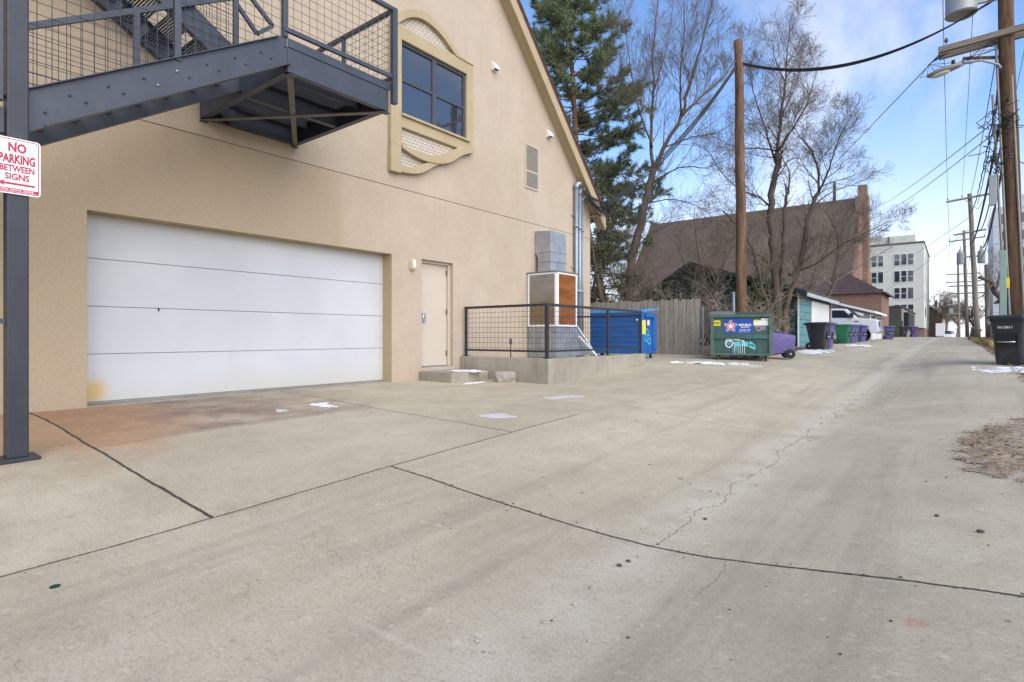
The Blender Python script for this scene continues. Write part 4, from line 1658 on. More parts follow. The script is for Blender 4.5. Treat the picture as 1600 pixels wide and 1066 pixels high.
cart(p.x - .75, p.y + .5, 12, BP, BP, 'far black wheeled cart left of the farthest purple cart')

# purple cart tipped on its back
p = gnd(1236, 563)
t = thing('trash_cart', 'purple wheeled cart lying tipped on its back beside the dark green dumpster', 'trash cart', (p.x, p.y, p.z), 0, 'wheeled carts along the alley')
ax = Vector((-CS, -SN, 0)) + Vector((0.0, .28, 0))
ax = Vector((ax.x, ax.y, .06)).normalized()
up_ = Vector((0, 0, 1))
fy = (up_ - ax * up_.dot(ax)).normalized()       # local -Y
lx = ax.cross(-fy)
rot = Matrix((( -fy.cross(ax)).normalized() * 1, -fy, ax)).transposed()
lx = (-fy).cross(ax).normalized()
rot = Matrix((lx, -fy, ax)).transposed()
t.rotation_euler = rot.to_euler()
t.location = (p.x, p.y, p.z + .385)
t.location += Vector((0, .35, .03))
cart_parts(t, PP, PP)

# leaning olive cart behind the second pole
p = at(1517, 530, 41)
t = cart(p.x + .1, p.y + .4, 10, plain('olive_cart_plastic', (.075, .095, .06), .6), M['dark_lid'], 'faded olive wheeled cart tilted against the second utility pole', s=.85)
t.rotation_euler = (R(4), R(14), R(10))


# ------------------------------------------------------------------ dumpsters
def ribbon(pts, w, y=0.0, th=.0025):
    mb = MB()
    pts = [Vector((a, 0, b)) for a, b in pts]
    L, Rr = [], []
    for i, q in enumerate(pts):
        d = (pts[min(i + 1, len(pts) - 1)] - pts[max(0, i - 1)]).normalized()
        nn_ = Vector((-d.z, 0, d.x))
        ww = w if isinstance(w, (int, float)) else w[i]
        L.append(q + nn_ * ww / 2)
        Rr.append(q - nn_ * ww / 2)
    n = len(pts)
    vs = [Vector((q.x, y - th, q.z)) for q in L + Rr]
    mb.add(vs, [(i, n + i, n + i + 1, i + 1) for i in range(n - 1)])
    return mb


def caster(root, x, y, z0, r=.075):
    w = MB().cyl((x - .022, y, z0 + r), (x + .022, y, z0 + r), r, 18).build('caster', M['rubber'], root, 'auto')
    f = MB()
    for s in (-1, 1):
        f.box(x + s * .032 - .003, x + s * .032 + .003, y - .03, y + .05, z0 + r - .02, z0 + .17)
    f.box(x - .05, x + .05, y - .04, y + .06, z0 + .165, z0 + .18)
    f.cyl((x - .04, y, z0 + r), (x + .04, y, z0 + r), .02, 10)
    f.build('fork', M['grey_metal'], w)


P1, P2 = gnd(1110, 562), gnd(1207, 566)
W = (P2 - P1).length
ang = math.atan2(P2.y - P1.y, P2.x - P1.x)
gdz = (P1.z + P2.z) / 2
gd_ = thing('dumpster', 'dark green dumpster with blue logo sign, stickers and white and cyan graffiti', 'dumpster', (P1.x, P1.y, gdz), ang)
H0, H1, DEP = .16, 1.27, 1.05


def px(x, y):
    return ((x - 1112) / 94 * W, H0 + (557 - y) / 63 * (H1 - H0))


GS, GR = M['green_steel'], M['green_rim']
b = MB()
b.box(.03, W - .03, .02, .04, H0, H1 - .04)
b.prism([(.03, .04, H0), (.06, .04, H0), (.06, .04, H1 - .04), (.03, .04, H1 - .04)], (0, DEP, 0))
b.prism([(W - .06, .04, H0), (W - .03, .04, H0), (W - .03, .04, H1 - .04), (W - .06, .04, H1 - .04)], (0, DEP, 0))
b.box(.06, W - .06, DEP, DEP + .03, H0, H1 + .12)
b.box(.06, W - .06, .04, DEP, H0, H0 + .02)
b.build('bin_body', GS, gd_)
for x0, x1 in ((.0, .085), (W - .095, W)):
    MB().box(x0, x1, -.03, .05, H0 - .01, H1 - .02).build('corner_post', GR, gd_, False, .008)
MB().box(-.02, W + .02, -.045, .05, H1 - .055, H1 + .01).build('top_rim', GR, gd_, False, .01)
for z, h in ((px(0, 531.5)[1], .13), (H0 - .01, .05)):
    MB().box(.086, W - .096, -.025, .02, z, z + h).build('front_band', GR if h < .1 else GS, gd_, False, .006)
mb = MB()
for k in range(7):
    x = .2 + k * (W - .4) / 6
    mb.box(x - .012, x + .012, .008, .02, H0 + .04, px(0, 532)[1])
mb.build('front_rib', GS, gd_)
for s, x in ((-1, -.06), (1, W + .0)):
    MB().box(x, x + .06, .25, .85, .78, .93).build('fork_sleeve', GR, gd_, False, .006)
MB().box(-.22, .0, .3, .34, 1.12, 1.16).build('lid_pivot', M['dark_lid'], gd_)
MB().prism([(-.03, -.05, H1 + .012), (-.03, DEP + .05, H1 + .13), (-.03, DEP + .05, H1 + .16), (-.03, .3, H1 + .10), (-.03, -.05, H1 + .045)], (W * .42, 0, 0)).build('lid', M['dark_lid'], gd_, False, .01)
MB().prism([(W * .42, DEP + .04, H1 + .10), (W * .42, DEP + .16, H1 + .10), (W * .42, DEP + .40, .45), (W * .42, DEP + .36, .45)], (W * .56, 0, 0)).build('lid', M['dark_lid'], gd_, False, .01)
for x in (.18, W - .16):
    caster(gd_, x, .06, 0)
    caster(gd_, x, DEP - .1, 0)


def plate(x0, y0, x1, y1, m, name='sticker', off=.016):
    a, b_ = px(x0, y1), px(x1, y0)
    return MB().box(a[0], b_[0], off, .0195, a[1], b_[1]).build(name, m, gd_)


def put_text(s, size, x, y, m, bold=.0, par=gd_, off=.0145, sx=1.0):
    q = px(x, y)
    t2 = text_mb(s, size, bold, 'CENTER', .0004)
    t2.v = [(a * sx + q[0], b2 + off, c + q[1]) for a, b2, c in t2.v]
    return t2.build('lettering', m, par)


st = plate(1115.5, 502, 1127.5, 510.5, M['sticker_yellow'])
put_text('3YD', .095, 1121.5, 508.3, M['ink'], .004, st)
st = plate(1133, 499.5, 1177, 522.5, M['sticker_blue'], 'logo_sign')
cxl, czl = px(1143.5, 511.2)
for rad, m, o in ((.170, M['sticker_white'], .0150), (.152, M['sign_red'], .0138), (.112, M['sticker_white'], .0126), (.098, M['sign_red'], .0114)):
    poly = []
    for k in range(60):
        a = 2 * math.pi * k / 60
        rr = rad * (.80 + .20 * math.cos(5 * (a - math.pi / 2)))
        poly.append((cxl + rr * math.cos(a), o, czl + rr * math.sin(a)))
    MB().add(poly, [tuple(range(60))]).build('emblem', m, st)
poly = []
for k in range(10):
    a = math.pi / 2 + math.pi * k / 5
    rr = .092 if k % 2 == 0 else .042
    poly.append((cxl + rr * math.cos(a), .0102, czl + rr * math.sin(a)))
MB().add(poly, [tuple(range(10))]).build('star', M['sticker_white'], st)
put_text('REPUBLIC', .083, 1165.3, 511.0, M['sticker_white'], .003, st, sx=.92)
put_text('SERVICES', .052, 1165.3, 514.0, M['sticker_white'], .001, st)
put_text('303-286-1200', .050, 1165, 518.2, M['sticker_white'], .001, st)
put_text('republicservices.com', .035, 1164, 520.8, M['sticker_white'], 0, st)
plate(1178, 502.5, 1200, 510.5, M['sticker_white'])
plate(1189, 499.5, 1196.5, 502.3, M['sticker_white'])
plate(1179, 501.5, 1186, 504.5, M['sticker_yellow'], 'sticker', .0152)


def spray(pts, w, m, name='graffiti', off=.012):
    q = [px(x, y) for x, y in pts]
    q = smooth_poly(q, 2)
    ribbon(q, w, off).build(name, m, gd_)


SWH, SCY, SPK = M['spray_white'], M['spray_cyan'], M['spray_pink']
spray([(1181, 511), (1182, 515), (1184, 519.5), (1187, 518), (1189, 513), (1186, 511.5), (1183, 514)], .022, SPK)
spray([(1189, 519), (1191, 512), (1194, 512), (1194, 517), (1191, 516)], .022, SPK)
spray([(1196, 511), (1197, 518)], .012, SPK)
for pts in ([(1168, 527.5), (1169, 530.5), (1173, 531), (1175, 528), (1173, 525), (1169.5, 525), (1168, 527.5)], [(1178, 530), (1182, 527), (1184, 530), (1188, 527), (1190, 530.5), (1195, 526), (1198, 530)], [(1180, 526.5), (1187, 525.5), (1193, 527)]):
    spray(pts, .014, plain('faded_blue_marker', (.08, .20, .30), .6), 'graffiti', -.029)
# fish shaped tag with drips
spray([(1139, 531.5), (1135.5, 536), (1136, 542), (1141, 546), (1146, 541), (1148, 537), (1142, 534), (1137, 536)], .032, SWH, off=.010)
spray([(1139, 531.5), (1145, 533), (1153, 532.5), (1160, 534), (1164.5, 536)], .04, SWH, off=.011)
spray([(1137, 537), (1141, 541), (1144, 537), (1139, 535)], .022, SCY, off=.0085)
spray([(1148, 539), (1156, 537.5), (1164, 539), (1172, 537.5), (1176, 538.5)], .075, SCY, off=.0125)
spray([(1150, 541.5), (1158, 541), (1166, 541), (1173, 543.5), (1181, 547)], .06, SCY, off=.012)
spray([(1174, 537), (1178, 540), (1181, 543)], .03, SCY, off=.0115)
for x, y0, y1, m in ((1147, 539, 553, SCY), (1149.5, 541, 556, SWH), (1152.5, 542, 551, SCY), (1155, 541, 556.5, SWH), (1158, 540, 556.5, SWH), (1161.2, 540, 556.8, SWH), (1164.5, 536, 556.8, SWH), (1151, 540, 549, SCY)):
    spray([(x, y0), (x + .1, (y0 + y1) / 2), (x, y1)], .013, m, 'paint_drip', .0095)
for x in (1114.5, 1198.5):
    q = px(x, 501)
    MB().cyl((q[0], .0, q[1]), (q[0], .02, q[1]), .03, 14).build('reflector', M['sticker_white'], gd_, True)

# blue dumpster tucked behind the corner
bx, by = -9.0, 14.85
BW, BD = 2.0, 1.08
bz = gz(-8, 15.2)
bd = thing('dumpster', 'bright blue dumpster with light blue lid and cyan scribble behind the platform railing', 'dumpster', (bx, by, bz), 0)
BB, BL = M['blue_steel'], M['blue_lid']
b0, b1 = .15, 1.34
MB().box(.05, BW - .04, .03, BD, b0, b1).build('bin_body', BB, bd, False, .02)
MB().prism([(0, -.03, b1), (0, BD + .05, b1 + .10), (0, BD + .05, b1 + .14), (0, .35, b1 + .11), (0, -.03, b1 + .035)], (BW + .03, 0, 0)).build('lid', BL, bd, False, .015)
mb = MB().box(.0, BW, -.01, .03, b1 - .11, b1 - .012)
mb.build('top_rim', BB, bd, False, .01)
for x in (.02, BW - .08):
    MB().box(x, x + .06, .0, .03, b0, b1 - .11).build('corner_post', BB, bd, False, .006)
MB().box(BW - .04, BW + .0, BD - .30, BD - .05, b0 + .12, b1 - .15).build('fork_sleeve', BB, bd, False, .01)
MB().box(BW - .04, BW + .03, .25, BD - .2, b1 - .14, b1 - .04).build('side_rail', BB, bd, False, .01)
mb = MB()
for z in frange(b0 + .2, b1 - .25, .16):
    mb.box(.1, BW - .1, .014, .03, z, z + .02)
mb.build('front_rib', BB, bd)
MB().box(BW - .04, BW - .036, .10, .32, .72, 1.12).build('sticker', M['sticker_yellow'], bd)
MB().box(BW - .04, BW - .036, .44, .58, .98, 1.13).build('sticker', M['sticker_white'], bd)
rr_ = Matrix.Translation((BW - .032, .0, 0)) @ Matrix.Rotation(R(90), 4, 'Z')
for pts in ([(.3, .75), (.22, .62), (.30, .50), (.42, .55), (.40, .70), (.30, .72)], [(.40, .52), (.52, .42), (.66, .46), (.64, .60), (.52, .62), (.48, .50)], [(.3, .78), (.36, .90), (.48, .82), (.46, .66), (.58, .70)]):
    ribbon(smooth_poly(pts, 2), .03).xf(rr_).build('graffiti', M['spray_cyan'], bd)
for x in (.15, 1.85):
    MB().cyl((x, -.02, 1.12), (x, .03, 1.12), .03, 12).build('reflector', M['sticker_white'], bd, True)
for x in (.2, BW - .15):
    caster(bd, x, .15, 0)
    caster(bd, x, BD - .15, 0)

# ------------------------------------------------------------------ wooden fence
FY = 17.95
wf = thing('wooden_fence', 'weathered grey board fence behind the blue dumpster', 'fence', (-9.5, FY, gz(-9, FY)))
WI = Matrix.Translation((9.5, -FY, -gz(-9, FY)))
rg = random.Random(3)
x = -6.48
k = 0
while x > -16:
    w = rg.uniform(.125, .15)
    zt = 1.19 + rg.uniform(-.035, .035) - .012 * (x + 6.5)
    z0 = gz(x, FY) - .02
    y = FY + rg.uniform(-.008, .008)
    tl = rg.uniform(-.012, .012)
    pts = [(x - w, y, z0), (x, y, z0), (x + tl, y, zt - .03), (x - .03 + tl, y, zt), (x - w + .03 + tl, y, zt + rg.uniform(-.02, .01)), (x - w + tl, y, zt - .03)]
    MB().prism(pts, (0, .018, 0)).xf(WI).build('fence_board', M['fence_wood'], wf)
    x -= w + rg.uniform(.003, .012)
    k += 1
for z in (-.3, .35, .95):
    MB().box(-16, -6.5, FY + .03, FY + .07, z, z + .09).xf(WI).build('fence_rail', M['fence_wood'], wf)
for x in (-6.5, -9, -11.5, -14):
    MB().box(x - .09, x, FY + .07, FY + .16, -.75, 1.2).xf(WI).build('fence_post', M['fence_wood'], wf)
o = MB().box(-6.42, -6.36, FY + .05, FY + .11, gz(-6.4, FY) - .03, .95).build('steel_fence_post', M['conduit'], None)
tag(o, 'slim galvanised post at the end of the grey board fence', 'post')
q = at(1146, 470, 18.6)
o = MB().tube([(q.x, q.y, gz(q.x, q.y)), (q.x, q.y, 1.45)], .05, 10).build('steel_post', M['conduit'], None, True)
tag(o, 'grey galvanised post standing left of the bare stub pole', 'post')


# ------------------------------------------------------------------ garages
def garage(name, label, x0, x1, y0, y1, ze, ridge_x, zr, side_m, front_m, roof_m, trim_m, ov=.3, loc=None, lx=None, lz=None):
    """gabled garage, ridge along Y; alley side is x1"""
    t = thing(name, label, 'garage', (x1, y0, -.5))
    I = Matrix.Translation((-x1, -y0, .5))
    lz = ze if lz is None else lz
    for yy in (y0, y1):
        MB().prism([(x0, yy, -1.2), (x1 - .02, yy, -1.2), (x1 - .02, yy, ze), (ridge_x, yy, zr), (x0, yy, lz)], (0, .15, 0)).xf(I).build('gable_wall', front_m, t)
    MB().box(x1 - .15, x1, y0 + .003, y1 + .147, -1.2, ze).xf(I).build('side_wall', side_m, t)
    MB().box(x0, x0 + .15, y0 + .16, y1, -1.2, lz).xf(I).build('side_wall', side_m, t)
    for xe, z in ((x1, ze), (x0, lz)):
        s = (zr - z) / abs(xe - ridge_x)
        d = 1 if xe > ridge_x else -1
        xe2, ze2 = xe + d * ov, z - s * ov
        r = MB().prism([(ridge_x, y0 - ov, zr + .02), (xe2, y0 - ov, ze2 + .02), (xe2, y0 - ov, ze2 + .10), (ridge_x, y0 - ov, zr + .10)], (0, y1 - y0 + 2 * ov, 0))
        ro = r.xf(I).build('roof', roof_m, t)
        fm = MB()
        fm.prism([(ridge_x, y0 - ov - .03, zr - .12), (xe2, y0 - ov - .03, ze2 - .12), (xe2, y0 - ov - .03, ze2 + .06), (ridge_x, y0 - ov - .03, zr + .06)], (0, .028, 0))
        fm.xf(I).build('barge_board', trim_m, ro)
        MB().box(min(xe2, xe2 + d * .025), max(xe2, xe2 + d * .025), y0 - ov, y1 + ov, ze2 - .10, ze2 + .07).xf(I).build('fascia', trim_m, ro)
    return t, I


TX = -5.7
t, I = garage('green_garage', 'dark green gabled garage with teal alley side and white door, behind the brush', -13.0, TX, 28.6, 36.9, 2.12, -10.7, 3.72, M['teal_siding'], M['green_siding'], M['shingle_grey'], M['tile_trim'], .4, lz=2.3)
MB().box(TX - .03, TX + .03, 28.56, 28.62, -.5, 1.95).xf(I).build('corner_board', M['white_paint'], t)
dm = MB().box(TX - .02, TX + .015, 31.75, 36.0, -.5, 1.55).xf(I).build('garage_door', M['white_siding'], t)
mb = MB()
for a, b_ in ((31.5, 31.75), (36.0, 36.3)):
    mb.box(TX - .02, TX + .05, a, b_, -.5, 1.75)
mb.box(TX - .02, TX + .05, 31.75, 36.0, 1.55, 1.75)
mb.xf(I).build('door_surround', M['white_paint'], dm)
MB().box(TX + .4, TX + .44, 28.3, 37.2, 1.80, 1.97).xf(I).build('white_fascia', M['white_dull'], t)
MB().box(TX - .06, TX + .05, 36.5, 37.0, -.5, 1.8).xf(I).build('brick_pier', M['brick_tan'], t)

t, I = garage('white_garage', 'low white garage with shallow gable behind the parked white truck', -12, -6.1, 44.5, 50.5, 1.8, -10.2, 3.1, M['white_siding'], M['white_siding'], M['shingle_grey'], M['white_dull'], .5)
dm = MB().box(-6.12, -6.06, 45.4, 49.6, -.4, 1.25).xf(I).build('garage_door', M['brick_tan'], t)
MB().box(-6.09, -5.7, 45.0, 50.0, 1.3, 1.42).xf(I).build('door_hood', M['white_paint'], t)
t, I = garage('grey_garage', 'grey gabled garage with two white alley doors beyond the white garage', -13, -5.35, 53, 62, 2.0, -10.5, 3.55, M['white_siding'], M['grey_siding'], M['shingle_grey'], M['white_paint'], .35)
for a in (53.6, 58):
    dm = MB().box(-5.37, -5.31, a, a + 3.3, -.4, 1.35).xf(I).build('garage_door', M['white_paint'], t)
    MB().box(-5.34, -5.0, a - .1, a + 3.4, 1.5, 1.62).xf(I).build('door_hood', M['shingle_grey'], dm)
q = gnd(1303, 530)

# ------------------------------------------------------------------ white pickup truck
TXN, TY0, TY1 = -3.62, 40.3, 42.25
tz = gz(-5, 41)
tr = thing('pickup_truck', 'white pickup truck nosing out between the teal garage and white garage', 'truck', (TXN, TY0, tz))
TI = Matrix.Translation((-TXN, -TY0, -tz))
wp = plain('white_truck_paint', (.72, .73, .75), .25, 0, .03, 2, spec=.6)


def tb(mb, name, m, parent=tr, smooth=False, bevel=0):
    return mb.xf(TI).build(name, m, parent, smooth, bevel)


def X_(d):
    return TXN - d


prof = [(0.05, .52), (.02, .85), (.05, 1.22), (.14, 1.34), (.6, 1.41), (1.15, 1.45), (5.7, 1.45), (5.75, .6), (4.95, .55), (4.85, .9), (4.45, 1.05), (4.05, .9), (3.95, .55), (1.55, .5), (1.42, .9), (1.0, 1.05), (.58, .9), (.48, .55)]
tb(MB().prism([(X_(d), TY0, tz + z) for d, z in prof], (0, TY1 - TY0, 0)), 'body', wp, tr, False, .05)
cab = [(1.10, 1.455), (1.72, 2.04), (3.4, 2.08), (3.75, 1.455)]
cb2 = tb(MB().prism([(X_(d), TY0 + .1, tz + z) for d, z in cab], (0, TY1 - TY0 - .2, 0)), 'cab', wp, tr, False, .06)
tb(MB().prism([(X_(d), TY0 + .092, tz + z) for d, z in [(1.42, 1.49), (1.85, 1.95), (2.5, 1.97), (2.5, 1.49)]], (0, .02, 0)), 'side_window', M['far_glass'], cb2)
tb(MB().prism([(X_(d), TY0 + .092, tz + z) for d, z in [(2.6, 1.49), (2.6, 1.97), (3.32, 1.97), (3.55, 1.49)]], (0, .02, 0)), 'side_window', M['far_glass'], cb2)
tb(MB().prism([(X_(1.09), TY0 + .2, tz + 1.50), (X_(1.66), TY0 + .2, tz + 2.03), (X_(1.63), TY0 + .2, tz + 2.05), (X_(1.06), TY0 + .2, tz + 1.52)], (0, TY1 - TY0 - .4, 0)), 'windscreen', M['far_glass'], cb2)
tb(MB().box(X_(2.9), X_(2.0), TY0 + .1, TY0 + .16, tz + 2.12, tz + 2.2), 'roof_bar', M['ink'], cb2)
tb(MB().box(X_(.2), X_(-.06), TY0 + .02, TY1 - .02, tz + .50, tz + .72), 'bumper', M['chrome'], tr, False, .04)
tb(MB().box(X_(.1), X_(-.02), TY0 + .4, TY1 - .4, tz + .8, tz + 1.28), 'grille', M['chrome'])
for y in (TY0 + .05, TY1 - .35):
    tb(MB().box(X_(.14), X_(-.015), y, y + .3, tz + .9, tz + 1.2), 'headlight', M['far_glass'])
for d in (1.02, 4.45):
    for y in (TY0 - .02, TY1 - .26):
        w = tb(MB().cyl((X_(d), y, tz + .42), (X_(d), y + .28, tz + .42), .42, 24), 'wheel', M['rubber'], tr, 'auto')
        tb(MB().cyl((X_(d), y - .012, tz + .42), (X_(d), y + .05, tz + .42), .24, 18), 'rim', M['lamp_grey'], w, 'auto')
tb(MB().box(X_(1.5), X_(1.32), TY0 - .2, TY0 + .05, tz + 1.5, tz + 1.78), 'wing_mirror', M['ink'], tr, False, .02)
tb(MB().box(X_(1.3), X_(1.05), TY0 - .004, TY0 + .01, tz + 1.22, tz + 1.28), 'badge', M['ink'])

# ------------------------------------------------------------------ church and far buildings
CHY, CHX = 82.0, -8.9
ch = thing('brick_church', 'large brick church with a vast steep brown roof and tall end chimney', 'building', (CHX, CHY, 0))
CI = Matrix.Translation((-CHX, -CHY, 0))


def cbld(mb, name, m, parent=ch):
    return mb.xf(CI).build(name, m, parent)


EZ, RZ, EY = 5.6, 17.0, 73.0
cbld(MB().prism([(CHX, EY, -3), (CHX, 2 * CHY - EY, -3), (CHX, 2 * CHY - EY, EZ), (CHX, CHY, RZ - .2), (CHX, EY, EZ)], (-.5, 0, 0)), 'gable_wall', M['brick'])
cbld(MB().box(-37, CHX - .51, EY, EY + .5, -3, EZ), 'side_wall', M['brick_tan'])
for s in (-1, 1):
    ye = CHY + s * (CHY - EY + .6)
    cbld(MB().prism([(CHX - .3, CHY, RZ), (CHX - .3, ye, EZ - .6), (CHX - .3, ye, EZ - .35), (CHX - .3, CHY, RZ + .3)], (-28, 0, 0)), 'roof', M['shingle'])
cbld(MB().box(CHX - .8, CHX + .55, CHY - 1.6, CHY + .4, -3, RZ + .2), 'chimney', M['brick'])
cbld(MB().box(CHX - .55, CHX + .35, CHY - 1.3, CHY + .1, RZ + .2, RZ + 1.5), 'chimney', M['brick'])
cbld(MB().box(CHX - 3.4, CHX - 3.1, CHY - .2, CHY + .2, RZ, RZ + 2.6), 'vent_pipe', M['brick_dark'])
an = thing('brick_annex', 'red brick annex with dark brown pyramid roof in front of the church chimney', 'building', (-5.5, 63.5, 0))
AN = Matrix.Translation((5.5, -63.5, 0))
MB().box(-14, -5.5, 63.5, 71, -2, 4.1).xf(AN).build('wall', M['brick'], an)
MB().add([(-14.4, 63.1, 4.08), (-5.1, 63.1, 4.08), (-5.1, 71.4, 4.08), (-14.4, 71.4, 4.08), (-9.6, 67.2, 6.5), (-8.8, 67.2, 6.5)], [(0, 1, 5, 4), (1, 2, 5), (2, 3, 4, 5), (3, 0, 4), (3, 2, 1, 0)]).xf(AN).build('roof', M['shingle_dark'], an)
MB().box(-5.2, -5.05, 63.0, 71.5, 3.98, 4.12).xf(AN).build('gutter', M['brick_dark'], an)

lb = thing('low_brick_shop', 'low dark block building with green gate beside the alley beyond the grey garage', 'building', (-5.0, 80, 0))
LI = Matrix.Translation((5.0, -80, 0))
MB().box(-9, -4.98, 80, 80.4, -2, 3.4).xf(LI).build('front_wall', M['brick_dark'], lb)
MB().box(-9, -5.0, 80.41, 110, -2, 3.3).xf(LI).build('side_wall', M['brick_grey'], lb)
MB().box(-5.02, -4.5, 84, 96, .9, 2.9).xf(LI).build('awning', M['ink'], lb)
MB().box(-9.1, -4.9, 79.9, 110, 3.41, 3.55).xf(LI).build('parapet_cap', M['brick_dark'], lb)
ge = thing('green_enclosure', 'dark green metal gate enclosure below the dark block wall', 'gate', (-5.4, 78.5, 0))
for x0, x1, m in ((-7.2, -6.05, M['tile_trim']), (-6.0, -4.75, plain('army_green_panel', (.06, .10, .05), .6))):
    MB().box(x0 + 5.4, x1 + 5.4, 0, .1, -.4, 1.75).build('gate_leaf', m, ge)

ap = thing('apartment_block', 'cream panelled apartment block with rows of dark windows at the end of the alley', 'building', (-4.3, 121, 0))
API = Matrix.Translation((4.3, -121, 0))


def apb(mb, name, m, parent=ap):
    return mb.xf(API).build(name, m, parent)


AX = -4.3
apb(MB().box(-24, AX, 121, 146, 1.4, 16.2), 'wall', M['cream_siding'])
apb(MB().box(-24, AX + .1, 121.5, 146, -6, 1.39), 'brick_base', M['brick'])
apb(MB().box(-24.1, AX + .1, 120.9, 146.1, 16.2, 16.5), 'parapet_cap', M['brick_dark'])
apb(MB().box(-13, -5.6, 122, 130, 16.5, 17.9), 'penthouse', M['cream_siding'])
apb(MB().box(-9.5, -9.35, 121.7, 122, 16.5, 17.9), 'roof_pipe', M['brick_dark'])
for r in range(5):
    z = 13.6 - r * 2.98 - 1.0
    for cx, n in ((-15.5, 3), (-11.1, 2), (-7.15, 3), (-20, 3)):
        for k in range(n):
            x = cx + (k - (n - 1) / 2) * 1.0
            wd = apb(MB().box(x - .46, x + .46, 120.93, 120.99, z - .1, z + 1.95), 'window', M['white_paint'])
            if (k + n + r) % 3 == 1:
                apb(MB().box(x - .37, x + .37, 120.9, 120.928, z - .02, z + 1.87), 'pane', M['far_glass'], wd)
            else:
                apb(MB().box(x - .37, x + .37, 120.9, 120.928, z - .02, z + .85), 'pane', M['far_glass'], wd)
                apb(MB().box(x - .37, x + .37, 120.9, 120.928, z + .95, z + 1.87), 'pane', M['far_glass'], wd)
for z in (3.5, 6.5, 9.5, 12.4):
    apb(MB().box(AX + .001, AX + .05, 126, 128.5, z, z + 1.7), 'side_window', M['far_glass'])

tw = thing('apartment_tower', 'pale grey high rise behind the utility poles on the right', 'building', (6, 130, 0))
TWI = Matrix.Translation((-6, -130, 0))
MB().box(5.2, 24, 130, 150, -8, 22.5).xf(TWI).build('wall', M['tower_panel'], tw)
MB().box(7.2, 24, 131, 148, 22.5, 24.5).xf(TWI).build('penthouse', M['tower_panel'], tw)
for r in range(7):
    for k in range(5):
        MB().box(6.2 + k * 2.6, 7.5 + k * 2.6, 129.93, 129.99, 1.6 + r * 3, 3.2 + r * 3).xf(TWI).build('window', M['far_glass'], tw)

rh = thing('red_brick_house', 'small red brick house far down the alley, left of the white cabinet', 'building', (-4.2, 150, -3))
MB().prism([(-2.5, 0, -2), (2.0, 0, -2), (2.0, 0, 7.2), (-.2, 0, 9.2), (-2.5, 0, 7.2)], (0, 8, 0)).build('wall', M['brick'], rh)
MB().prism([(-.2, -.3, 9.2), (2.5, -.3, 6.9), (2.5, -.3, 7.2), (-.2, -.3, 9.5)], (0, 8.6, 0)).prism([(-.2, -.3, 9.2), (-3.0, -.3, 6.9), (-3.0, -.3, 7.2), (-.2, -.3, 9.5)], (0, 8.6, 0)).build('roof', M['shingle_dark'], rh)
MB().box(.6, 1.1, 3, 3.5, 8, 10.6).build('chimney', M['brick'], rh)
MB().box(-1.2, .0, -.03, .01, 4.4, 6).build('window', M['far_glass'], rh)

q = at(1469, 527, 78)
o = thing('white_cabinet', 'white upright utility cabinet far down the alley', 'cabinet', (q.x, q.y, gz(q.x, q.y)))
MB().box(-.5, .5, 0, .6, .45, 2.2).build('cabinet_box', M['white_paint'], o, False, .02)
MB().box(-.4, .4, .1, .5, -.02, .45).build('plinth', M['grey_metal'], o)
q = at(1480, 527, 84)
o = thing('parked_car', 'small white car just visible at the crest of the alley', 'car', (q.x, q.y, gz(q.x, q.y)))
MB().loft([rrect(1.7, 4.2, .25, .35, 3), rrect(1.75, 4.3, .3, .6, 3), rrect(1.65, 4.1, .3, .9, 3)]).build('body', wp, o, 'auto')
MB().loft([rrect(1.6, 2.4, .25, .9, 3), rrect(1.3, 1.7, .25, 1.4, 3)]).build('cabin', M['far_glass'], o, 'auto')
for x in (-.75, .75):
    for y in (-1.3, 1.3):
        MB().cyl((x - .1, y, .32), (x + .1, y, .32), .32, 16).build('wheel', M['rubber'], o, 'auto')

# houses on the right behind the poles
hs_ = thing('timber_house', 'weathered timber clad house behind the poles on the right', 'house', (5.0, 70, 0))
MB().box(-1.4, 6, 0, 8, -2, 3.4).build('wall', M['grey_siding'], hs_)
MB().prism([(-1.9, -.5, 3.4), (6.5, -.5, 3.4), (2.3, -.5, 5.2)], (0, 9, 0)).build('roof', M['shingle_grey'], hs_)
MB().box(.1, .9, -.04, .01, .9, 2.3).build('window', M['far_glass'], hs_)
hs_ = thing('timber_fence', 'horizontal board fence on the right beyond the black cart', 'fence', (2.4, 34, gz(2.4, 34)))
for k in range(7):
    MB().box(0, .04, 0, 30, .08 + k * .22, .27 + k * .22).build('fence_board', plain('tan_board_%d' % k, (.30, .25, .20), .85, 0, .2, 5) if k % 3 else M['fence_wood'], hs_)
for k in range(6):
    MB().box(.04, .14, k * 5.8, k * 5.8 + .1, -.1, 1.7).build('fence_post', M['fence_wood'], hs_)


# ------------------------------------------------------------------ utility poles and wires
def pole(name, base, top, r0, r1, m, label, n=18):
    t = thing(name, label, 'utility pole', base)
    b_, e_ = Vector((0, 0, -.1)), Vector(top) - Vector(base)
    pts = [b_.lerp(e_, i / 10) for i in range(11)]
    for i, q in enumerate(pts):
        q.x += .012 * math.sin(i * 1.7)
        q.y += .012 * math.cos(i * 1.3)
    MB().tube(pts, [r0 + (r1 - r0) * i / 10 for i in range(11)], n).build('shaft', m, t, True)
    return t


def arm(t, x0, x1, y, z, dz=0, w=.10, h=.13, braces=True):
    L = t.location
    a = MB().bar(Vector((x0, y, z - dz / 2)) - L, Vector((x1, y, z + dz / 2)) - L, w, h).build('crossarm', M['arm_wood'], t, False, .008)
    if braces:
        for x in (x0 * .45 + L.x * .55, x1 * .45 + L.x * .55):
            MB().bar(Vector((x, y - .06, z - .05)) - L, Vector((L.x, y + .0, z - .85)) - L, .035, .012, (0, 1, 0)).build('arm_brace', M['grey_metal'], t)
    return a


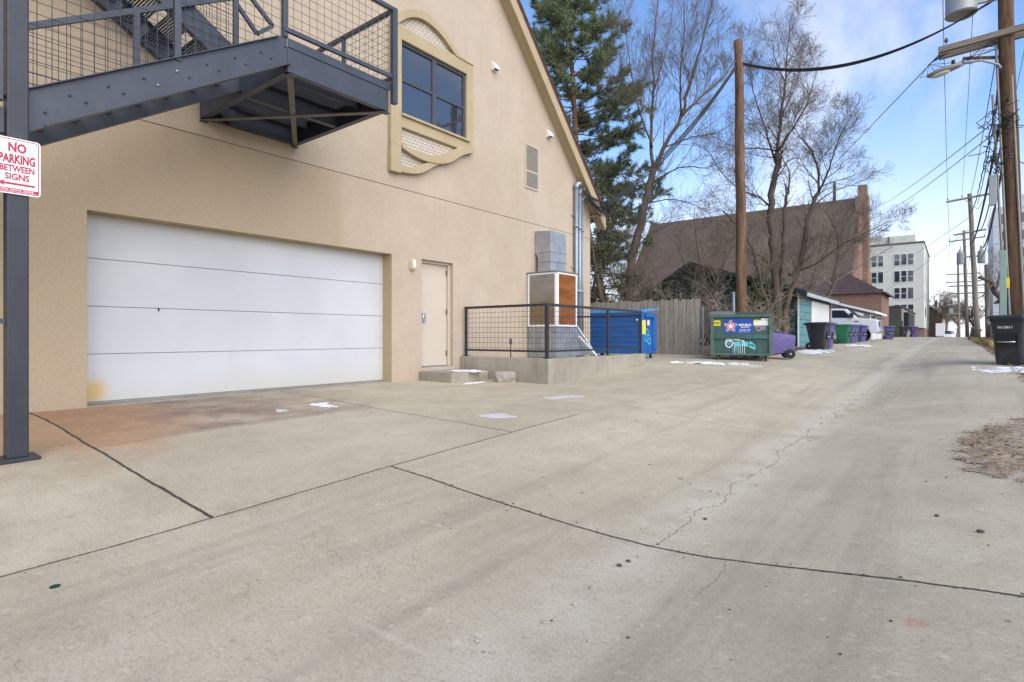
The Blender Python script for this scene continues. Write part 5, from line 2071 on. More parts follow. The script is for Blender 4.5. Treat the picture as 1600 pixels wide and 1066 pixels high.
def insulators(t, pts, h=.16):
    L = t.location
    for q in pts:
        q = Vector(q) - L
        MB().tube([q, q + Vector((0, 0, h * .3)), q + Vector((0, 0, h * .45)), q + Vector((0, 0, h))], [.015, .015, .05, .025], 8).build('insulator', M['insul'], t, True)


def span(a, b, sag, r, label, m=None, n=24, name='overhead_wire', group=None, wob=0):
    a, b = Vector(a), Vector(b)
    pts = []
    for i in range(n + 1):
        u = i / n
        q = a.lerp(b, u)
        q.z -= 4 * sag * u * (1 - u)
        if wob:
            q.z += wob * math.sin(i * 1.9)
            q.x += wob * math.cos(i * 2.3)
        pts.append(q)
    o = MB().tube(pts, r, 6).build(name, m or M['grey_wire'], None, True)
    return tag(o, label, 'wire', group)


AXP, AYP = 1.30, 20.1
pa = pole('utility_pole', (AXP, AYP, gz(AXP, AYP)), (.98, 19.9, 11.4), .20, .155, M['pole_wood'], 'tall brown timber utility pole with crossarms and street lamp at the right edge')
LA = pa.location
arm(pa, -.38, 2.5, 19.75, 8.12, .1, .11, .16, False)
arm(pa, -.38, 2.5, 20.22, 8.12, .1, .11, .16, False)
arm(pa, -.5, 2.6, 19.75, 10.5, 0)
MB().bar(Vector((.15, 19.9, 7.75)) - LA, Vector((1.05, 20.0, 7.55)) - LA, .05, .07).build('arm_brace', M['pole_wood'], pa)
insulators(pa, [(-.3, 19.75, 10.56), (.45, 19.75, 10.56), (1.9, 19.75, 10.56), (-.2, 19.75, 8.2)])
# transformer can
cx_, cy_, cz_ = .12, 19.85, 8.92
tk = MB().loft([[Vector((cx_ + r_ * math.cos(a * math.pi / 12), cy_ + r_ * math.sin(a * math.pi / 12), cz_ + z)) - LA for a in range(24)] for z, r_ in ((.0, .33), (.03, .365), (.06, .35), (.95, .35), (.98, .37), (1.02, .33), (1.1, .2))]).build('transformer', M['grey_metal'], pa, 'auto')
for dx in (-.15, .15):
    MB().tube([Vector((cx_ + dx, cy_, cz_ + 1.1)) - LA, Vector((cx_ + dx, cy_, cz_ + 1.3)) - LA, Vector((cx_ + dx, cy_, cz_ + 1.4)) - LA], [.05, .06, .02], 8).build('bushing', M['insul'], tk, True)
MB().bar(Vector((cx_ + .3, cy_, cz_ + .75)) - LA, Vector((1.0, 19.95, cz_ + .75)) - LA, .08, .10).bar(Vector((cx_ + .3, cy_, cz_ + .25)) - LA, Vector((1.0, 19.95, cz_ + .25)) - LA, .08, .10).build('transformer_bracket', M['grey_metal'], pa)
MB().bar(Vector((.72, 19.8, 9.05)) - LA, Vector((.72, 19.3, 8.95)) - LA, .09, .09).build('fuse_cutout', M['grey_metal'], pa, False, .01)
# street lamp on its curved arm
MB().tube([Vector(q) - LA for q in ((1.05, 19.9, 7.05), (.9, 19.8, 7.32), (.55, 19.7, 7.5), (.1, 19.65, 7.52))], .03, 10).build('lamp_arm', M['grey_metal'], pa, True)
lh = MB().loft([[Vector((.14 - l_, 19.64 + w_ * math.cos(a * math.pi / 8), 7.50 - l_ * .16 + h_ * math.sin(a * math.pi / 8))) - LA for a in range(16)] for l_, w_, h_ in ((0, .05, .05), (.08, .10, .07), (.3, .16, .09), (.55, .17, .085), (.72, .12, .05), (.78, .05, .02))]).build('lamp_head', M['lamp_grey'], pa, True)
MB().loft([[Vector((.14 - l_, 19.64 + w_ * math.cos(a * math.pi / 8), 7.43 - l_ * .16 + h_ * math.sin(a * math.pi / 8))) - LA for a in range(16)] for l_, w_, h_ in ((.25, .08, .01), (.35, .13, .05), (.55, .13, .05), (.68, .06, .02))]).build('lamp_lens', M['lamp_glass'], lh, True)
MB().cyl(Vector((-.05, 19.64, 7.56)) - LA, Vector((-.05, 19.64, 7.66)) - LA, .045, 10).build('photocell', M['ink'], lh, True)
# tangle of telecom drops, box and risers on the shaft
rg = random.Random(21)
mb = MB()
for k in range(46):
    z = rg.uniform(4.6, 6.4)
    q0 = Vector((1.05 + rg.uniform(-.35, .12), 19.85 + rg.uniform(-.3, .05), z))
    pts = [q0]
    for i in range(5):
        pts.append(pts[-1] + Vector((rg.uniform(-.16, .16), rg.uniform(-.12, .12), rg.uniform(-.22, .12))))
    mb.tube([p_ - LA for p_ in pts], .011, 5)
mb.build('cable_tangle', M['black_wire'], pa, True)
MB().box(.70 - LA.x, .86 - LA.x, 19.55 - LA.y, 19.68 - LA.y, 3.55 - LA.z, 4.35 - LA.z).build('telecom_box', M['grey_metal'], pa, False, .01)
mb = MB()
for dx, top in ((-.2, 6.5), (-.13, 7.8), (.16, 7.6)):
    pts = [Vector((1.30 + dx - .32 * i / 10, 19.85 + .0 * i, gz(1.3, 20) + i * (top + .6) / 10 + .1)) - LA for i in range(11)]
    mb.tube(pts, .028, 8)
mb.build('riser_conduit', M['lamp_grey'], pa, True)
MB().box(.92 - LA.x, 1.06 - LA.x, 19.70 - LA.y, 19.80 - LA.y, -.7 - LA.z, 2.35 - LA.z).build('cable_guard', M['mint'], pa, False, .01)
MB().box(1.06 - LA.x, 1.12 - LA.x, 19.71 - LA.y, 19.76 - LA.y, 1.35 - LA.z, 1.62 - LA.z).build('pole_tag', M['sticker_yellow'], pa)

pg = pole('utility_pole', (1.72, 20.05, gz(1.72, 20)), (1.66, 20.0, 6.9), .22, .19, M['pole_grey'], 'shorter grey cut off pole standing against the brown utility pole')

# stub pole behind the green dumpster
pb_ = at(1160, 530, 17.7)
tp = at(1154, 63, 17.7)
ps = pole('utility_pole', (pb_.x, pb_.y, gz(pb_.x, pb_.y)), tuple(tp), .17, .125, M['pole_wood'], 'bare brown stub pole without crossarms rising behind the green dumpster')
LS = ps.location
MB().tube([Vector((tp.x + .14, tp.y, 8.62)) - LS, Vector((tp.x - .14, tp.y - .1, 8.62)) - LS], .03, 8).build('cable_clamp', M['grey_metal'], ps, True)

PB = (1.06, 49.2)
pbt = pole('utility_pole', (PB[0] + .12, PB[1], gz(*PB)), (PB[0] - .30, PB[1], 9.65), .17, .125, M['pole_grey'], 'second timber pole down the alley, single crossarm at its top')
arm(pbt, -.5, 2.1, 49.0, 9.35, .25)
arm(pbt, -.1, 1.6, 49.0, 7.0, .2, .09, .11, False)
insulators(pbt, [(-.42, 49.0, 9.32), (.35, 49.0, 9.4), (2.0, 49.0, 9.5)])
pct = pole('utility_pole', (1.0, 78, gz(1, 78)), (.72, 78, 11.4), .18, .125, M['pole_grey'], 'third timber pole down the alley with two transformers')
arm(pct, -.6, 2.5, 77.8, 10.4, .25)
arm(pct, -.6, 2.5, 77.8, 5.4, 0, .1, .13, False)
arm(pct, -.6, 2.5, 77.8, 4.6, 0, .1, .13, False)
for x in (.42, 2.15):
    L = pct.location
    MB().loft([[Vector((x + r_ * math.cos(a * math.pi / 8), 77.4 + r_ * math.sin(a * math.pi / 8), 7.7 + z)) - L for a in range(16)] for z, r_ in ((.0, .30), (.05, .33), (1.15, .33), (1.2, .35), (1.3, .25), (1.65, .06), (1.9, .04))]).build('transformer', M['grey_metal'], pct, 'auto')
    MB().bar(Vector((x, 77.55, 8.5)) - L, Vector((.85, 77.95, 8.5)) - L, .1, .14).build('transformer_bracket', M['grey_metal'], pct)
insulators(pct, [(-.5, 77.8, 10.3), (2.4, 77.8, 10.5)], .3)
pdt = pole('utility_pole', (.45, 112, gz(.45, 112)), (.3, 112, 11.9), .19, .13, M['pole_grey'], 'fourth timber pole, farthest with double crossarms')
arm(pdt, -1.2, 3.0, 111.8, 9.6, 0, .1, .15, False)
arm(pdt, -1.2, 3.0, 111.8, 8.4, 0, .1, .15, False)
L = pdt.location
for z in (6.2, 4.9, 3.4):
    MB().bar(Vector((-1.1, 111.8, z)) - L, Vector((.4, 111.8, z + .1)) - L, .1, .12).build('side_arm', M['grey_metal'], pdt)
MB().box(-.75 - L.x, -.25 - L.x, 111.6 - L.y, 112 - L.y, 3.5 - L.z, 4.3 - L.z).build('pole_box', M['grey_metal'], pdt)
pe = pole('utility_pole', (2.2, 64, gz(2.2, 64)), (2.1, 64, 6.2), .17, .14, M['pole_grey'], 'plain brown pole standing close behind the second timber pole')

for (x0, x1, z0, z1, r, lb_) in ((-.3, -.42, 10.7, 9.5, .011, 'leftmost of the bare wires running up the alley from the brown pole'), (.45, .35, 10.7, 9.55, .009, 'second bare wire from the left running up the alley'), (1.0, .78, 8.6, 9.4, .014, 'twisted wire running from the lamp pole to the second pole top'), (1.9, 2.0, 10.7, 9.65, .010, 'rightmost bare wire on the alley crossarms')):
    span((x0 * .915, 18.07, z0 * .915), (x1, 49.0, z1), .35, r, lb_, group='wires along the alley poles')
span((.87, 18.1, 6.5), (.8, 49.0, 8.3), .7, .02, 'wavy cable from below the street lamp to the second pole', M['black_wire'], 40, wob=.02, group='wires along the alley poles')
span((.84, 18.1, 5.12), (.85, 49.0, 6.2), .5, .035, 'thick grey cable bundle from the tangle to the second pole', M['black_wire'], group='wires along the alley poles')
span((.96, 18.1, 4.6), (1.3, 49.0, 6.0), .9, .03, 'lower thick cable bundle between the first two alley poles', M['black_wire'], group='wires along the alley poles')
for (z0, z1, sg_, r, lb_) in ((7.3, 8.9, .5, .018, 'dark cable leaving the brown pole just under its crossarm'), (5.7, 7.2, 1.1, .022, 'deeply sagging dark cable beside the thick grey bundle'), (4.9, 5.4, 1.2, .018, 'lowest dark cable between the first two alley poles')):
    span((1.0, 18.1, z0), (1.15, 49.0, z1), sg_, r, lb_, M['black_wire'], group='wires along the alley poles')
for (x0, x1, z0, z1, lb_) in ((-.42, -.5, 9.5, 10.4, 'left wire between the second and third alley poles'), (2.0, 2.4, 9.65, 10.6, 'right wire between the second and third alley poles'), (.9, .8, 6.5, 6.0, 'cable between the second and third alley poles')):
    span((x0, 49, z0), (x1, 77.8, z1), .4, .014, lb_, group='wires along the alley poles')
for (x0, x1, z0, z1, lb_) in ((-.5, -1.1, 10.5, 9.7, 'left wire beyond the third alley pole'), (2.4, 2.8, 10.7, 9.7, 'right wire beyond the third alley pole')):
    span((x0, 77.8, z0), (x1, 111.8, z1), .4, .014, lb_, group='wires along the alley poles')

# service drops
for k in range(3):
    o = span((.82, 18.07 + .03 * k, 8.23 + .03 * k), (tp.x + .02 * k, tp.y, 8.62 - .03 * k), .80 + .025 * k, .019, 'thick black service cable sagging from the brown pole to the stub pole', M['black_wire'], 36, 'service_cable', 'twisted service cable strands over the alley')
for k in range(3):
    o = span((tp.x, tp.y, 8.62 - .03 * k), (-8.05, 14.6, 3.85 - .05 * k), .40 + .04 * k, .021, 'thick black service cable dropping from the stub pole to the building eave', M['black_wire'], 30, 'service_cable', 'twisted service cable strands to the eave')
span((-.33, 18.25, 7.27), (-20, 75.5, 12.4), .3, .012, 'thin wire from the crossarm end across to the church roof', M['black_wire'], name='service_cable')
span((.78, 18.1, 5.26), (CHX, CHY - 1.5, 15.2), .5, .013, 'upper of two thin wires from the pole tangle to the church chimney', M['grey_wire'], name='service_cable')
span((.78, 18.1, 4.99), (CHX, CHY - 1.5, 14.2), .6, .013, 'lower of two thin wires from the pole tangle to the church chimney', M['grey_wire'], name='service_cable')
span((.7, 49, 8.0), (-12, 121, 10.5), .4, .016, 'upper thin wire from the second pole to the cream apartments', M['grey_wire'], name='service_cable')
span((.7, 49, 7.2), (-12, 121, 7.0), .5, .016, 'lower thin wire from the second pole to the cream apartments', M['grey_wire'], name='service_cable')
span((.7, 77.8, 7.0), (-7, 121, 5.5), .3, .016, 'thin wire from the third pole to the cream apartments', M['grey_wire'], name='service_cable')
# cable loops hanging at the arm end
rg = random.Random(8)
mb = MB()
for k in range(5):
    p0 = Vector((-.35 + .05 * k, 19.9, 8.0))
    mb.tube([p0, p0 + Vector((-.25 - .05 * k, 0, -.2)), p0 + Vector((-.45 + .12 * k, -.05, -.55 + .06 * k)), p0 + Vector((-.1 + .15 * k, -.1, -.5)), p0 + Vector((.5 + .1 * k, 0, -.35 + .1 * k)), p0 + Vector((1.2, .05, -.2))], .009, 5)
mb.xf(Matrix.Translation(-LA)).build('cable_loop', M['black_wire'], pa, True)
# the pole stands a little nearer and is a slighter stick than first drawn
pa.scale = (.915, .915, .915)
pa.location = (1.19, 18.4, gz(1.19, 18.4))
pg.location = (1.60, 18.45, gz(1.6, 18.45))
pg.scale = (.915, .915, .915)
# ------------------------------------------------------------------ trees
def rot_dir(d, ang, az):
    a = d.orthogonal().normalized()
    b = d.cross(a).normalized()
    return (d * math.cos(ang) + (a * math.cos(az) + b * math.sin(az)) * math.sin(ang)).normalized()


def sides(r):
    return 8 if r > .09 else 6 if r > .04 else 4 if r > .012 else 3


def spline(pts, per=4):
    out = []
    n = len(pts)
    for i in range(n - 1):
        p0, p1, p2, p3 = pts[max(i - 1, 0)], pts[i], pts[i + 1], pts[min(i + 2, n - 1)]
        for k in range(per):
            t = k / per
            out.append(.5 * ((2 * p1) + (p2 - p0) * t + (2 * p0 - 5 * p1 + 4 * p2 - p3) * t * t + (3 * p1 - p0 - 3 * p2 + p3) * t**3))
    out.append(pts[-1])
    return out


def grow(mbs, p, d, L, r, lev, rg, o):
    """one branch and, down to level 0, its side shoots"""
    n = 4 if lev else 3
    pts, rs = [p.copy()], [r]
    q = p.copy()
    dd = d.copy()
    for i in range(n):
        dd = (dd + Vector((rg.gauss(0, o['wob']), rg.gauss(0, o['wob']), rg.gauss(0, o['wob']) + o['up']))).normalized()
        q = q + dd * (L / n)
        pts.append(q.copy())
        rs.append(max(o['rmin'], r * (1 - .75 * (i + 1) / n)))
    (mbs[0] if r > .03 else mbs[1]).tube(pts, rs, sides(r), False)
    if lev == 0:
        return
    m = max(2, int(o['kids'][lev] * rg.uniform(.7, 1.3)))
    for k in range(m):
        t = o['t0'] + (1 - o['t0']) * (k + rg.random()) / m
        i = min(int(t * n), n - 1)
        pp = pts[i].lerp(pts[i + 1], t * n - i)
        bd = (pts[i + 1] - pts[i]).normalized()
        cd = rot_dir(bd, R(rg.uniform(*o['ang'])), rg.uniform(0, 2 * math.pi))
        rr = max(o['rmin'], (r * (1 - .75 * t)) * rg.uniform(.5, .75))
        grow(mbs, pp, cd, L * rg.uniform(*o['len']) * (1.15 - .5 * t), rr, lev - 1, rg, o)


def limb(mbs, pts, r0, r1, rg, o, kids, L, lev, start=.2):
    s = spline(pts)
    n = len(s)
    for i in range(1, n - 1):
        s[i] = s[i] + Vector((rg.gauss(0, .25), rg.gauss(0, .25), rg.gauss(0, .25))) * min(r0, .12)
    rs = [r0 + (r1 - r0) * (i / (n - 1)) ** .8 for i in range(n)]
    mbs[0].tube(s, rs, sides(r0) + 2, True)
    for k in range(kids):
        t = start + (1 - start) * (k + rg.random()) / kids
        f = t * (n - 1)
        i = min(int(f), n - 2)
        p = s[i].lerp(s[i + 1], f - i)
        bd = (s[i + 1] - s[i]).normalized()
        d = rot_dir(bd, R(rg.uniform(*o['ang'])), rg.uniform(0, 2 * math.pi))
        rr = (r0 + (r1 - r0) * t) * rg.uniform(.28, .5)
        grow(mbs, p, d, L * rg.uniform(.6, 1.25) * (1.15 - .55 * t), max(o['rmin'] * 1.4, min(rr, .030)), lev, rg, o)


def tree_obj(name, label, base, mbs, bark, twig, group=None):
    t = thing(name, label, 'tree', tuple(base), 0, group)
    I = Matrix.Translation(-Vector(base))
    mbs[0].xf(I).build('trunk', bark, t, True)
    if mbs[1].v:
        mbs[1].xf(I).build('twigs', twig, t, True)
    return t


def pl(pts, d):
    """limb guide: (x, y, depth offset)"""
    return [at(a[0], a[1], d + (a[2] if len(a) > 2 else 0)) for a in pts]


ASH = dict(wob=.07, up=.08, rmin=.0032, kids=[0, 4, 5, 5], t0=.15, ang=(22, 45), len=(.50, .80))
ELM = dict(wob=.11, up=.07, rmin=.0028, kids=[0, 5, 5, 6], t0=.12, ang=(24, 58), len=(.50, .82))

# tall bare ash behind the fence
rg = random.Random(101)
D = 22.5
mb2 = [MB(), MB()]
b0_ = at(978, 500, D)
base = Vector((b0_.x, b0_.y, gz(b0_.x, b0_.y)))
tr0 = [base] + pl([(983, 430), (997, 365), (1011, 305), (1021, 264)], D)
limb(mb2, tr0, .19, .135, rg, ASH, 5, 1.6, 2, .5)
for pts, r in (([(1021, 264), (1017, 205, .2), (1022, 140, .5), (1021, 70, .8), (1030, -10, 1.1), (1036, -90, 1.3)], .10),
               ([(1021, 264), (1042, 222, -.2), (1065, 180, -.5), (1080, 125, -.8), (1098, 60, -1.1), (1118, -20, -1.3), (1130, -90, -1.4)], .125),
               ([(1065, 180, -.5), (1063, 120, -1.2), (1069, 50, -1.6), (1068, -30, -2.0)], .06),
               ([(1065, 180, -.5), (1098, 150, .3), (1132, 118, .8), (1165, 60, 1.2)], .06),
               ([(1035, 232, 0), (1080, 215, .9), (1120, 208, 1.6), (1150, 190, 2.2)], .045),
               ([(1019, 230, 0), (998, 170, -.8), (985, 110, -1.3), (978, 40, -1.6)], .055),
               ([(1022, 140, .5), (1040, 80, 1.6), (1052, 10, 2.2)], .045),
               ([(1015, 290, 0), (1060, 262, -1.0), (1105, 262, -1.6), (1140, 248, -2.0)], .045),
               ([(1008, 318, 0), (1050, 312, .5), (1085, 320, .8), (1110, 335, 1.0)], .035),
               ([(990, 390, 0), (955, 350, -.5), (935, 320, -.9), (915, 300, -1.2)], .04),
               ([(985, 410, 0), (1010, 370, -.9), (1050, 350, -1.6)], .035)):
    limb(mb2, pl(pts, D), r * .82, .008, rg, ASH, 19, 1.7, 3 if r > .05 else 2, .12)
tree_obj('bare_tree', 'tallest bare tree with upswept forked limbs, beside the building gable', base, mb2, M['bark'], M['twig'], 'bare trees behind the fence')

# bare elms behind the green dumpster
rg = random.Random(77)
D = 21.0
mb2 = [MB(), MB()]
b0_ = at(1216, 545, D)
base = Vector((b0_.x, b0_.y, gz(b0_.x, b0_.y)))
limb(mb2, [base] + pl([(1216, 500), (1211, 440), (1206, 380), (1204, 330), (1211, 280), (1214, 240)], D), .15, .10, rg, ELM, 14, 1.2, 2, .3)
limb(mb2, [base + Vector((.25, .1, 0))] + pl([(1227, 490, -.2), (1240, 440, -.3), (1252, 400, -.4), (1263, 345, -.5), (1279, 302, -.4)], D), .11, .075, rg, ELM, 13, 1.2, 2, .3)
limb(mb2, [base + Vector((.05, -.15, 0))] + pl([(1220, 480, .4), (1222, 420, .5), (1224, 360, .6), (1226, 318, .7), (1232, 300, .8)], D), .08, .05, rg, ELM, 12, 1.0, 2, .3)
limb(mb2, [base + Vector((-.3, .1, 0))] + pl([(1203, 500, -.3), (1188, 440, -.5), (1180, 410, -.5), (1172, 380, -.6), (1150, 350, -.8), (1130, 330, -1)], D), .075, .03, rg, ELM, 12, 1.1, 2, .2)
for pts, r in (([(1214, 240), (1220, 180, .2), (1228, 120, .3), (1231, 70, .3), (1238, 20, .3)], .085),
               ([(1214, 240), (1236, 205, -.5), (1255, 175, -.9), (1268, 140, -1.1), (1278, 100, -1.2)], .05),
               ([(1212, 255), (1200, 215, .6), (1188, 178, .9), (1176, 140, 1.1), (1172, 105, 1.2)], .055),
               ([(1214, 236), (1190, 232, -.6), (1160, 232, -1.1), (1130, 222, -1.5), (1102, 205, -1.8)], .045),
               ([(1206, 325), (1185, 308, .5), (1155, 296, .9), (1128, 270, 1.2), (1105, 235, 1.4)], .05),
               ([(1205, 335), (1170, 350, -.8), (1130, 345, -1.3), (1095, 350, -1.7)], .04),
               ([(1279, 302, -.4), (1278, 265, -.5), (1268, 236, -.5), (1250, 214, -.4), (1236, 190, -.3)], .06),
               ([(1279, 302, -.4), (1296, 262, -1.1), (1308, 225, -1.5), (1322, 190, -1.8)], .05),
               ([(1272, 320, -.4), (1300, 300, .8), (1328, 290, 1.4), (1350, 282, 1.9)], .04),
               ([(1232, 300, .8), (1234, 270, 1.0), (1222, 245, 1.1), (1212, 200, 1.3)], .04),
               ([(1232, 430, 0), (1275, 412, -.8), (1310, 386, -1.3), (1350, 365, -1.7), (1390, 345, -2.1)], .05),
               ([(1238, 445, 0), (1290, 430, .7), (1330, 405, 1.4), (1352, 392, 1.8)], .04),
               ([(1300, 440, -.6), (1309, 400, -.7), (1308, 372, -.8), (1298, 345, -.9), (1290, 330, -1)], .04),
               ([(1210, 420), (1180, 395, -.9), (1140, 385, -1.5), (1105, 395, -1.9)], .04),
               ([(1228, 130, .3), (1212, 95, .7), (1205, 60, .9)], .035),
               ([(1222, 180, .2), (1244, 130, .9), (1252, 90, 1.3)], .035)):
    limb(mb2, pl(pts, D), r * .85, .008, rg, ELM, 17, 1.25, 3 if r > .045 else 2, .06)
tree_obj('bare_tree', 'bare multi stemmed tree with twisting dark limbs behind the green dumpster', base, mb2, M['bark'], M['twig'], 'bare trees behind the fence')

# thin bare tree leaning over the teal garage roof
rg = random.Random(55)
D = 31
mb2 = [MB(), MB()]
b0_ = at(1300, 520, D)
base = Vector((-7.6, 39.9, gz(-7.6, 39.9)))
D = 36
limb(mb2, [base] + pl([(1302, 450), (1309, 410), (1308, 370), (1296, 335)], D), .11, .03, rg, ELM, 9, 1.6, 2, .35)
for pts in ([(1309, 410), (1335, 380, -1), (1362, 365, -1.5), (1388, 350, -2)], [(1305, 440), (1340, 418, 1), (1370, 400, 1), (1395, 385, 1)], [(1302, 450), (1275, 430, -1), (1250, 425, -1.5)], [(1308, 372), (1325, 345, -.5), (1338, 320, -1)]):
    limb(mb2, pl(pts, D), .05, .012, rg, ELM, 11, 1.6, 2, .15)
tree_obj('bare_tree', 'thin bare tree leaning out in front of the brown church roof', base, mb2, M['bark'], M['twig_tan'], 'bare trees behind the fence')


for i, (x, y, H, lb_) in enumerate(((-9.2, 31.5 - 4.5, 7.2, 'slender bare tree in front of the church roof left of the stub pole'), (-7.2, 39.4, 8.2, 'slender bare tree with tan twigs in front of the church roof right end'), (-12.5, 24.5, 6.5, 'slender bare tree by the left slope of the green garage roof'))):
    rg = random.Random(400 + i)
    base = Vector((x, y, gz(x, y)))
    mb2 = [MB(), MB()]
    tp3 = base + Vector((rg.gauss(0, .2), 0, H * .35))
    limb(mb2, [base, base.lerp(tp3, .5) + Vector((.08, 0, 0)), tp3], .10, .07, rg, ELM, 4, 1.2, 2, .5)
    for k in range(6):
        a = k * 1.05 + rg.uniform(0, .6)
        r_ = H * rg.uniform(.14, .30)
        e = tp3 + Vector((math.cos(a) * r_, math.sin(a) * r_, H * rg.uniform(.30, .62)))
        limb(mb2, [tp3 - Vector((0, 0, .05)), tp3.lerp(e, .45) + Vector((math.cos(a) * .3, math.sin(a) * .3, 0)), e], .045, .01, rg, ELM, 12, H * .17, 3 if k % 2 else 2, .12)
    tree_obj('bare_tree', lb_, base, mb2, M['bark'], M['twig_tan'], 'bare trees behind the fence')


# tangled bare brush around the fence end and the green garage
def shrub(label, x, y, n, h, sp, seed, twig=None, lean=(0, 0)):
    rg = random.Random(seed)
    base = Vector((x, y, gz(x, y)))
    mbs = [MB(), MB()]
    o = dict(wob=.20, up=.0, rmin=.0042, kids=[0, 4, 4, 4], t0=.2, ang=(25, 75), len=(.40, .68))
    for k in range(n):
        a = rg.uniform(0, 2 * math.pi)
        d = Vector((math.cos(a) * sp + lean[0], math.sin(a) * sp + lean[1], rg.uniform(.6, 1.1))).normalized()
        L = h * rg.uniform(.55, 1.1)
        p = base + Vector((rg.gauss(0, .22), rg.gauss(0, .22), -.03))
        pts = [p]
        dd = d.copy()
        for i in range(6):
            dd = (dd + Vector((rg.gauss(0, .14), rg.gauss(0, .14), -.10 * i / 3 + rg.gauss(0, .05)))).normalized()
            pts.append(pts[-1] + dd * L / 6)
        r0 = rg.uniform(.014, .03)
        limb(mbs, pts, r0, .005, rg, o, 8, h * .38, 2, .25)
    t = thing('bare_shrub', label, 'shrub', tuple(base), 0, 'bare brush by the green garage')
    I = Matrix.Translation(-base)
    mbs[0].add(mbs[1].v, mbs[1].f)
    mbs[0].xf(I).build('stems', twig or M['twig_tan'], t, True)


shrub('tangled bare shrub arching over the end of the grey fence', -7.1, 19.6, 6, 2.9, .55, 1)
shrub('bare shrub with pale stems left of the bare stub pole', -6.3, 19.9, 7, 2.8, .55, 2)
shrub('bare shrub right behind the dark green dumpster', -5.4, 20.2, 8, 2.6, .5, 4)
shrub('thin bare shrub with tan twigs above the fence end', -7.6, 18.9, 4, 2.5, .5, 12)
shrub('leaning bare shrub between the stub pole and the multi stemmed tree', -6.6, 21.3, 4, 2.6, .5, 13)
shrub('low spreading bare shrub under the multi stemmed tree', -6.3, 22.6, 5, 2.0, .5, 5)
shrub('tall tangled bare shrub against the green garage gable', -8.6, 26.2, 4, 3.0, .5, 6, M['twig'])
shrub('bare shrub behind the fence under the tallest bare tree', -9.3, 19.9, 13, 4.2, .5, 7, M['twig'])
shrub('scrubby bare shrub close to the building corner', -11.2, 19.8, 13, 4.4, .5, 8, M['twig'])


# ------------------------------------------------------------------ evergreens
def tuft(mb, p, d, L, n, w, rg, spread=1.0):
    vs, fs = [], []
    for k in range(n):
        v = (d * rg.uniform(.2, 1.0) + Vector((rg.gauss(0, .7), rg.gauss(0, .7), rg.gauss(0, .7))) * spread).normalized()
        s = v.orthogonal().normalized()
        s = (s * math.cos(k) + v.cross(s) * math.sin(k)) * (w / 2)
        q = p + d * rg.uniform(-.12, .05)
        l = L * rg.uniform(.6, 1.1)
        o = len(vs)
        vs += [q - s, q + s, q + v * l + s * .4, q + v * l - s * .4]
        fs.append((o, o + 1, o + 2, o + 3))
    mb.add(vs, fs)


def pine(base, zt, label):
    rg = random.Random(31)
    tk, br, nd = MB(), MB(), MB()
    H = zt - base.z
    pts = []
    for i in range(12):
        t = i / 11
        pts.append(Vector((base.x + .25 * math.sin(t * 4), base.y + .2 * math.sin(t * 3 + 1), base.z - .1 + H * t)))
    tk.tube(pts, [.26 * (1 - t / 12.5) for t in range(12)], 10)

    def tp_(z):
        t = (z - base.z) / H
        f = max(0, min(10.999, t * 11))
        i = int(f)
        return pts[i].lerp(pts[i + 1], f - i)
    z = 4.0
    while z < zt - .2:
        t = (z - 4.0) / (zt - 4.0)
        rad = 4.5 * (1 - t) ** .62 * (.65 + .35 * min(1, t * 4)) + .35
        nb = rg.randint(4, 6)
        a0 = rg.uniform(0, 6.28)
        for b in range(nb):
            if rg.random() < .13:
                continue
            a = a0 + 6.28 * b / nb + rg.gauss(0, .2)
            L = rad * rg.uniform(.5, 1.2)
            p = tp_(z + rg.uniform(-.15, .15))
            sl = -.28 + .75 * t + rg.gauss(0, .12)
            d = Vector((math.cos(a), math.sin(a), sl)).normalized()
            bp = [p]
            dd = d.copy()
            for i in range(6):
                dd = (dd + Vector((rg.gauss(0, .09), rg.gauss(0, .09), .045 + rg.gauss(0, .05)))).normalized()
                bp.append(bp[-1] + dd * L / 6)
            br.tube(bp, [max(.008, .05 * (1 - t * .6) * (1 - i / 6.6)) for i in range(7)], 5, False)
            ns = int(7 + L * 7.5)
            for k in range(ns):
                u = .30 + .70 * (k + rg.random()) / ns
                i = min(5, int(u * 6))
                q = bp[i].lerp(bp[i + 1], u * 6 - i)
                bd = (bp[i + 1] - bp[i]).normalized()
                sd = (rot_dir(bd, R(rg.uniform(25, 70)), rg.uniform(0, 6.28)) + Vector((0, 0, .35))).normalized()
                l2 = rg.uniform(.25, .75) * (1.1 - .4 * u)
                e = q + sd * l2
                br.tube([q, q.lerp(e, .5) + Vector((0, 0, .03)), e], [.010, .008, .006], 3, False)
                for j in range(3):
                    uu = .45 + .55 * (j + rg.random()) / 3
                    tuft(nd, q.lerp(e, uu), sd, .20, 13, .022, rg)
                tuft(nd, e, sd, .25, 24, .023, rg, .8)
            tuft(nd, bp[-1], dd, .28, 26, .023, rg, .8)
        z += rg.uniform(.34, .5)
    t = thing('pine_tree', label, 'tree', tuple(base))
    I = Matrix.Translation(-base)
    tk.xf(I).build('trunk', M['bark_red'], t, True)
    br.xf(I).build('branches', M['bark_red'], t, True)
    nd.xf(I).build('needles', M['needle'], t)


pine(Vector((-14.9, 23.6, gz(-14.9, 23.6))), 18.8, 'tall green pine with reddish trunk rising behind the building gable')


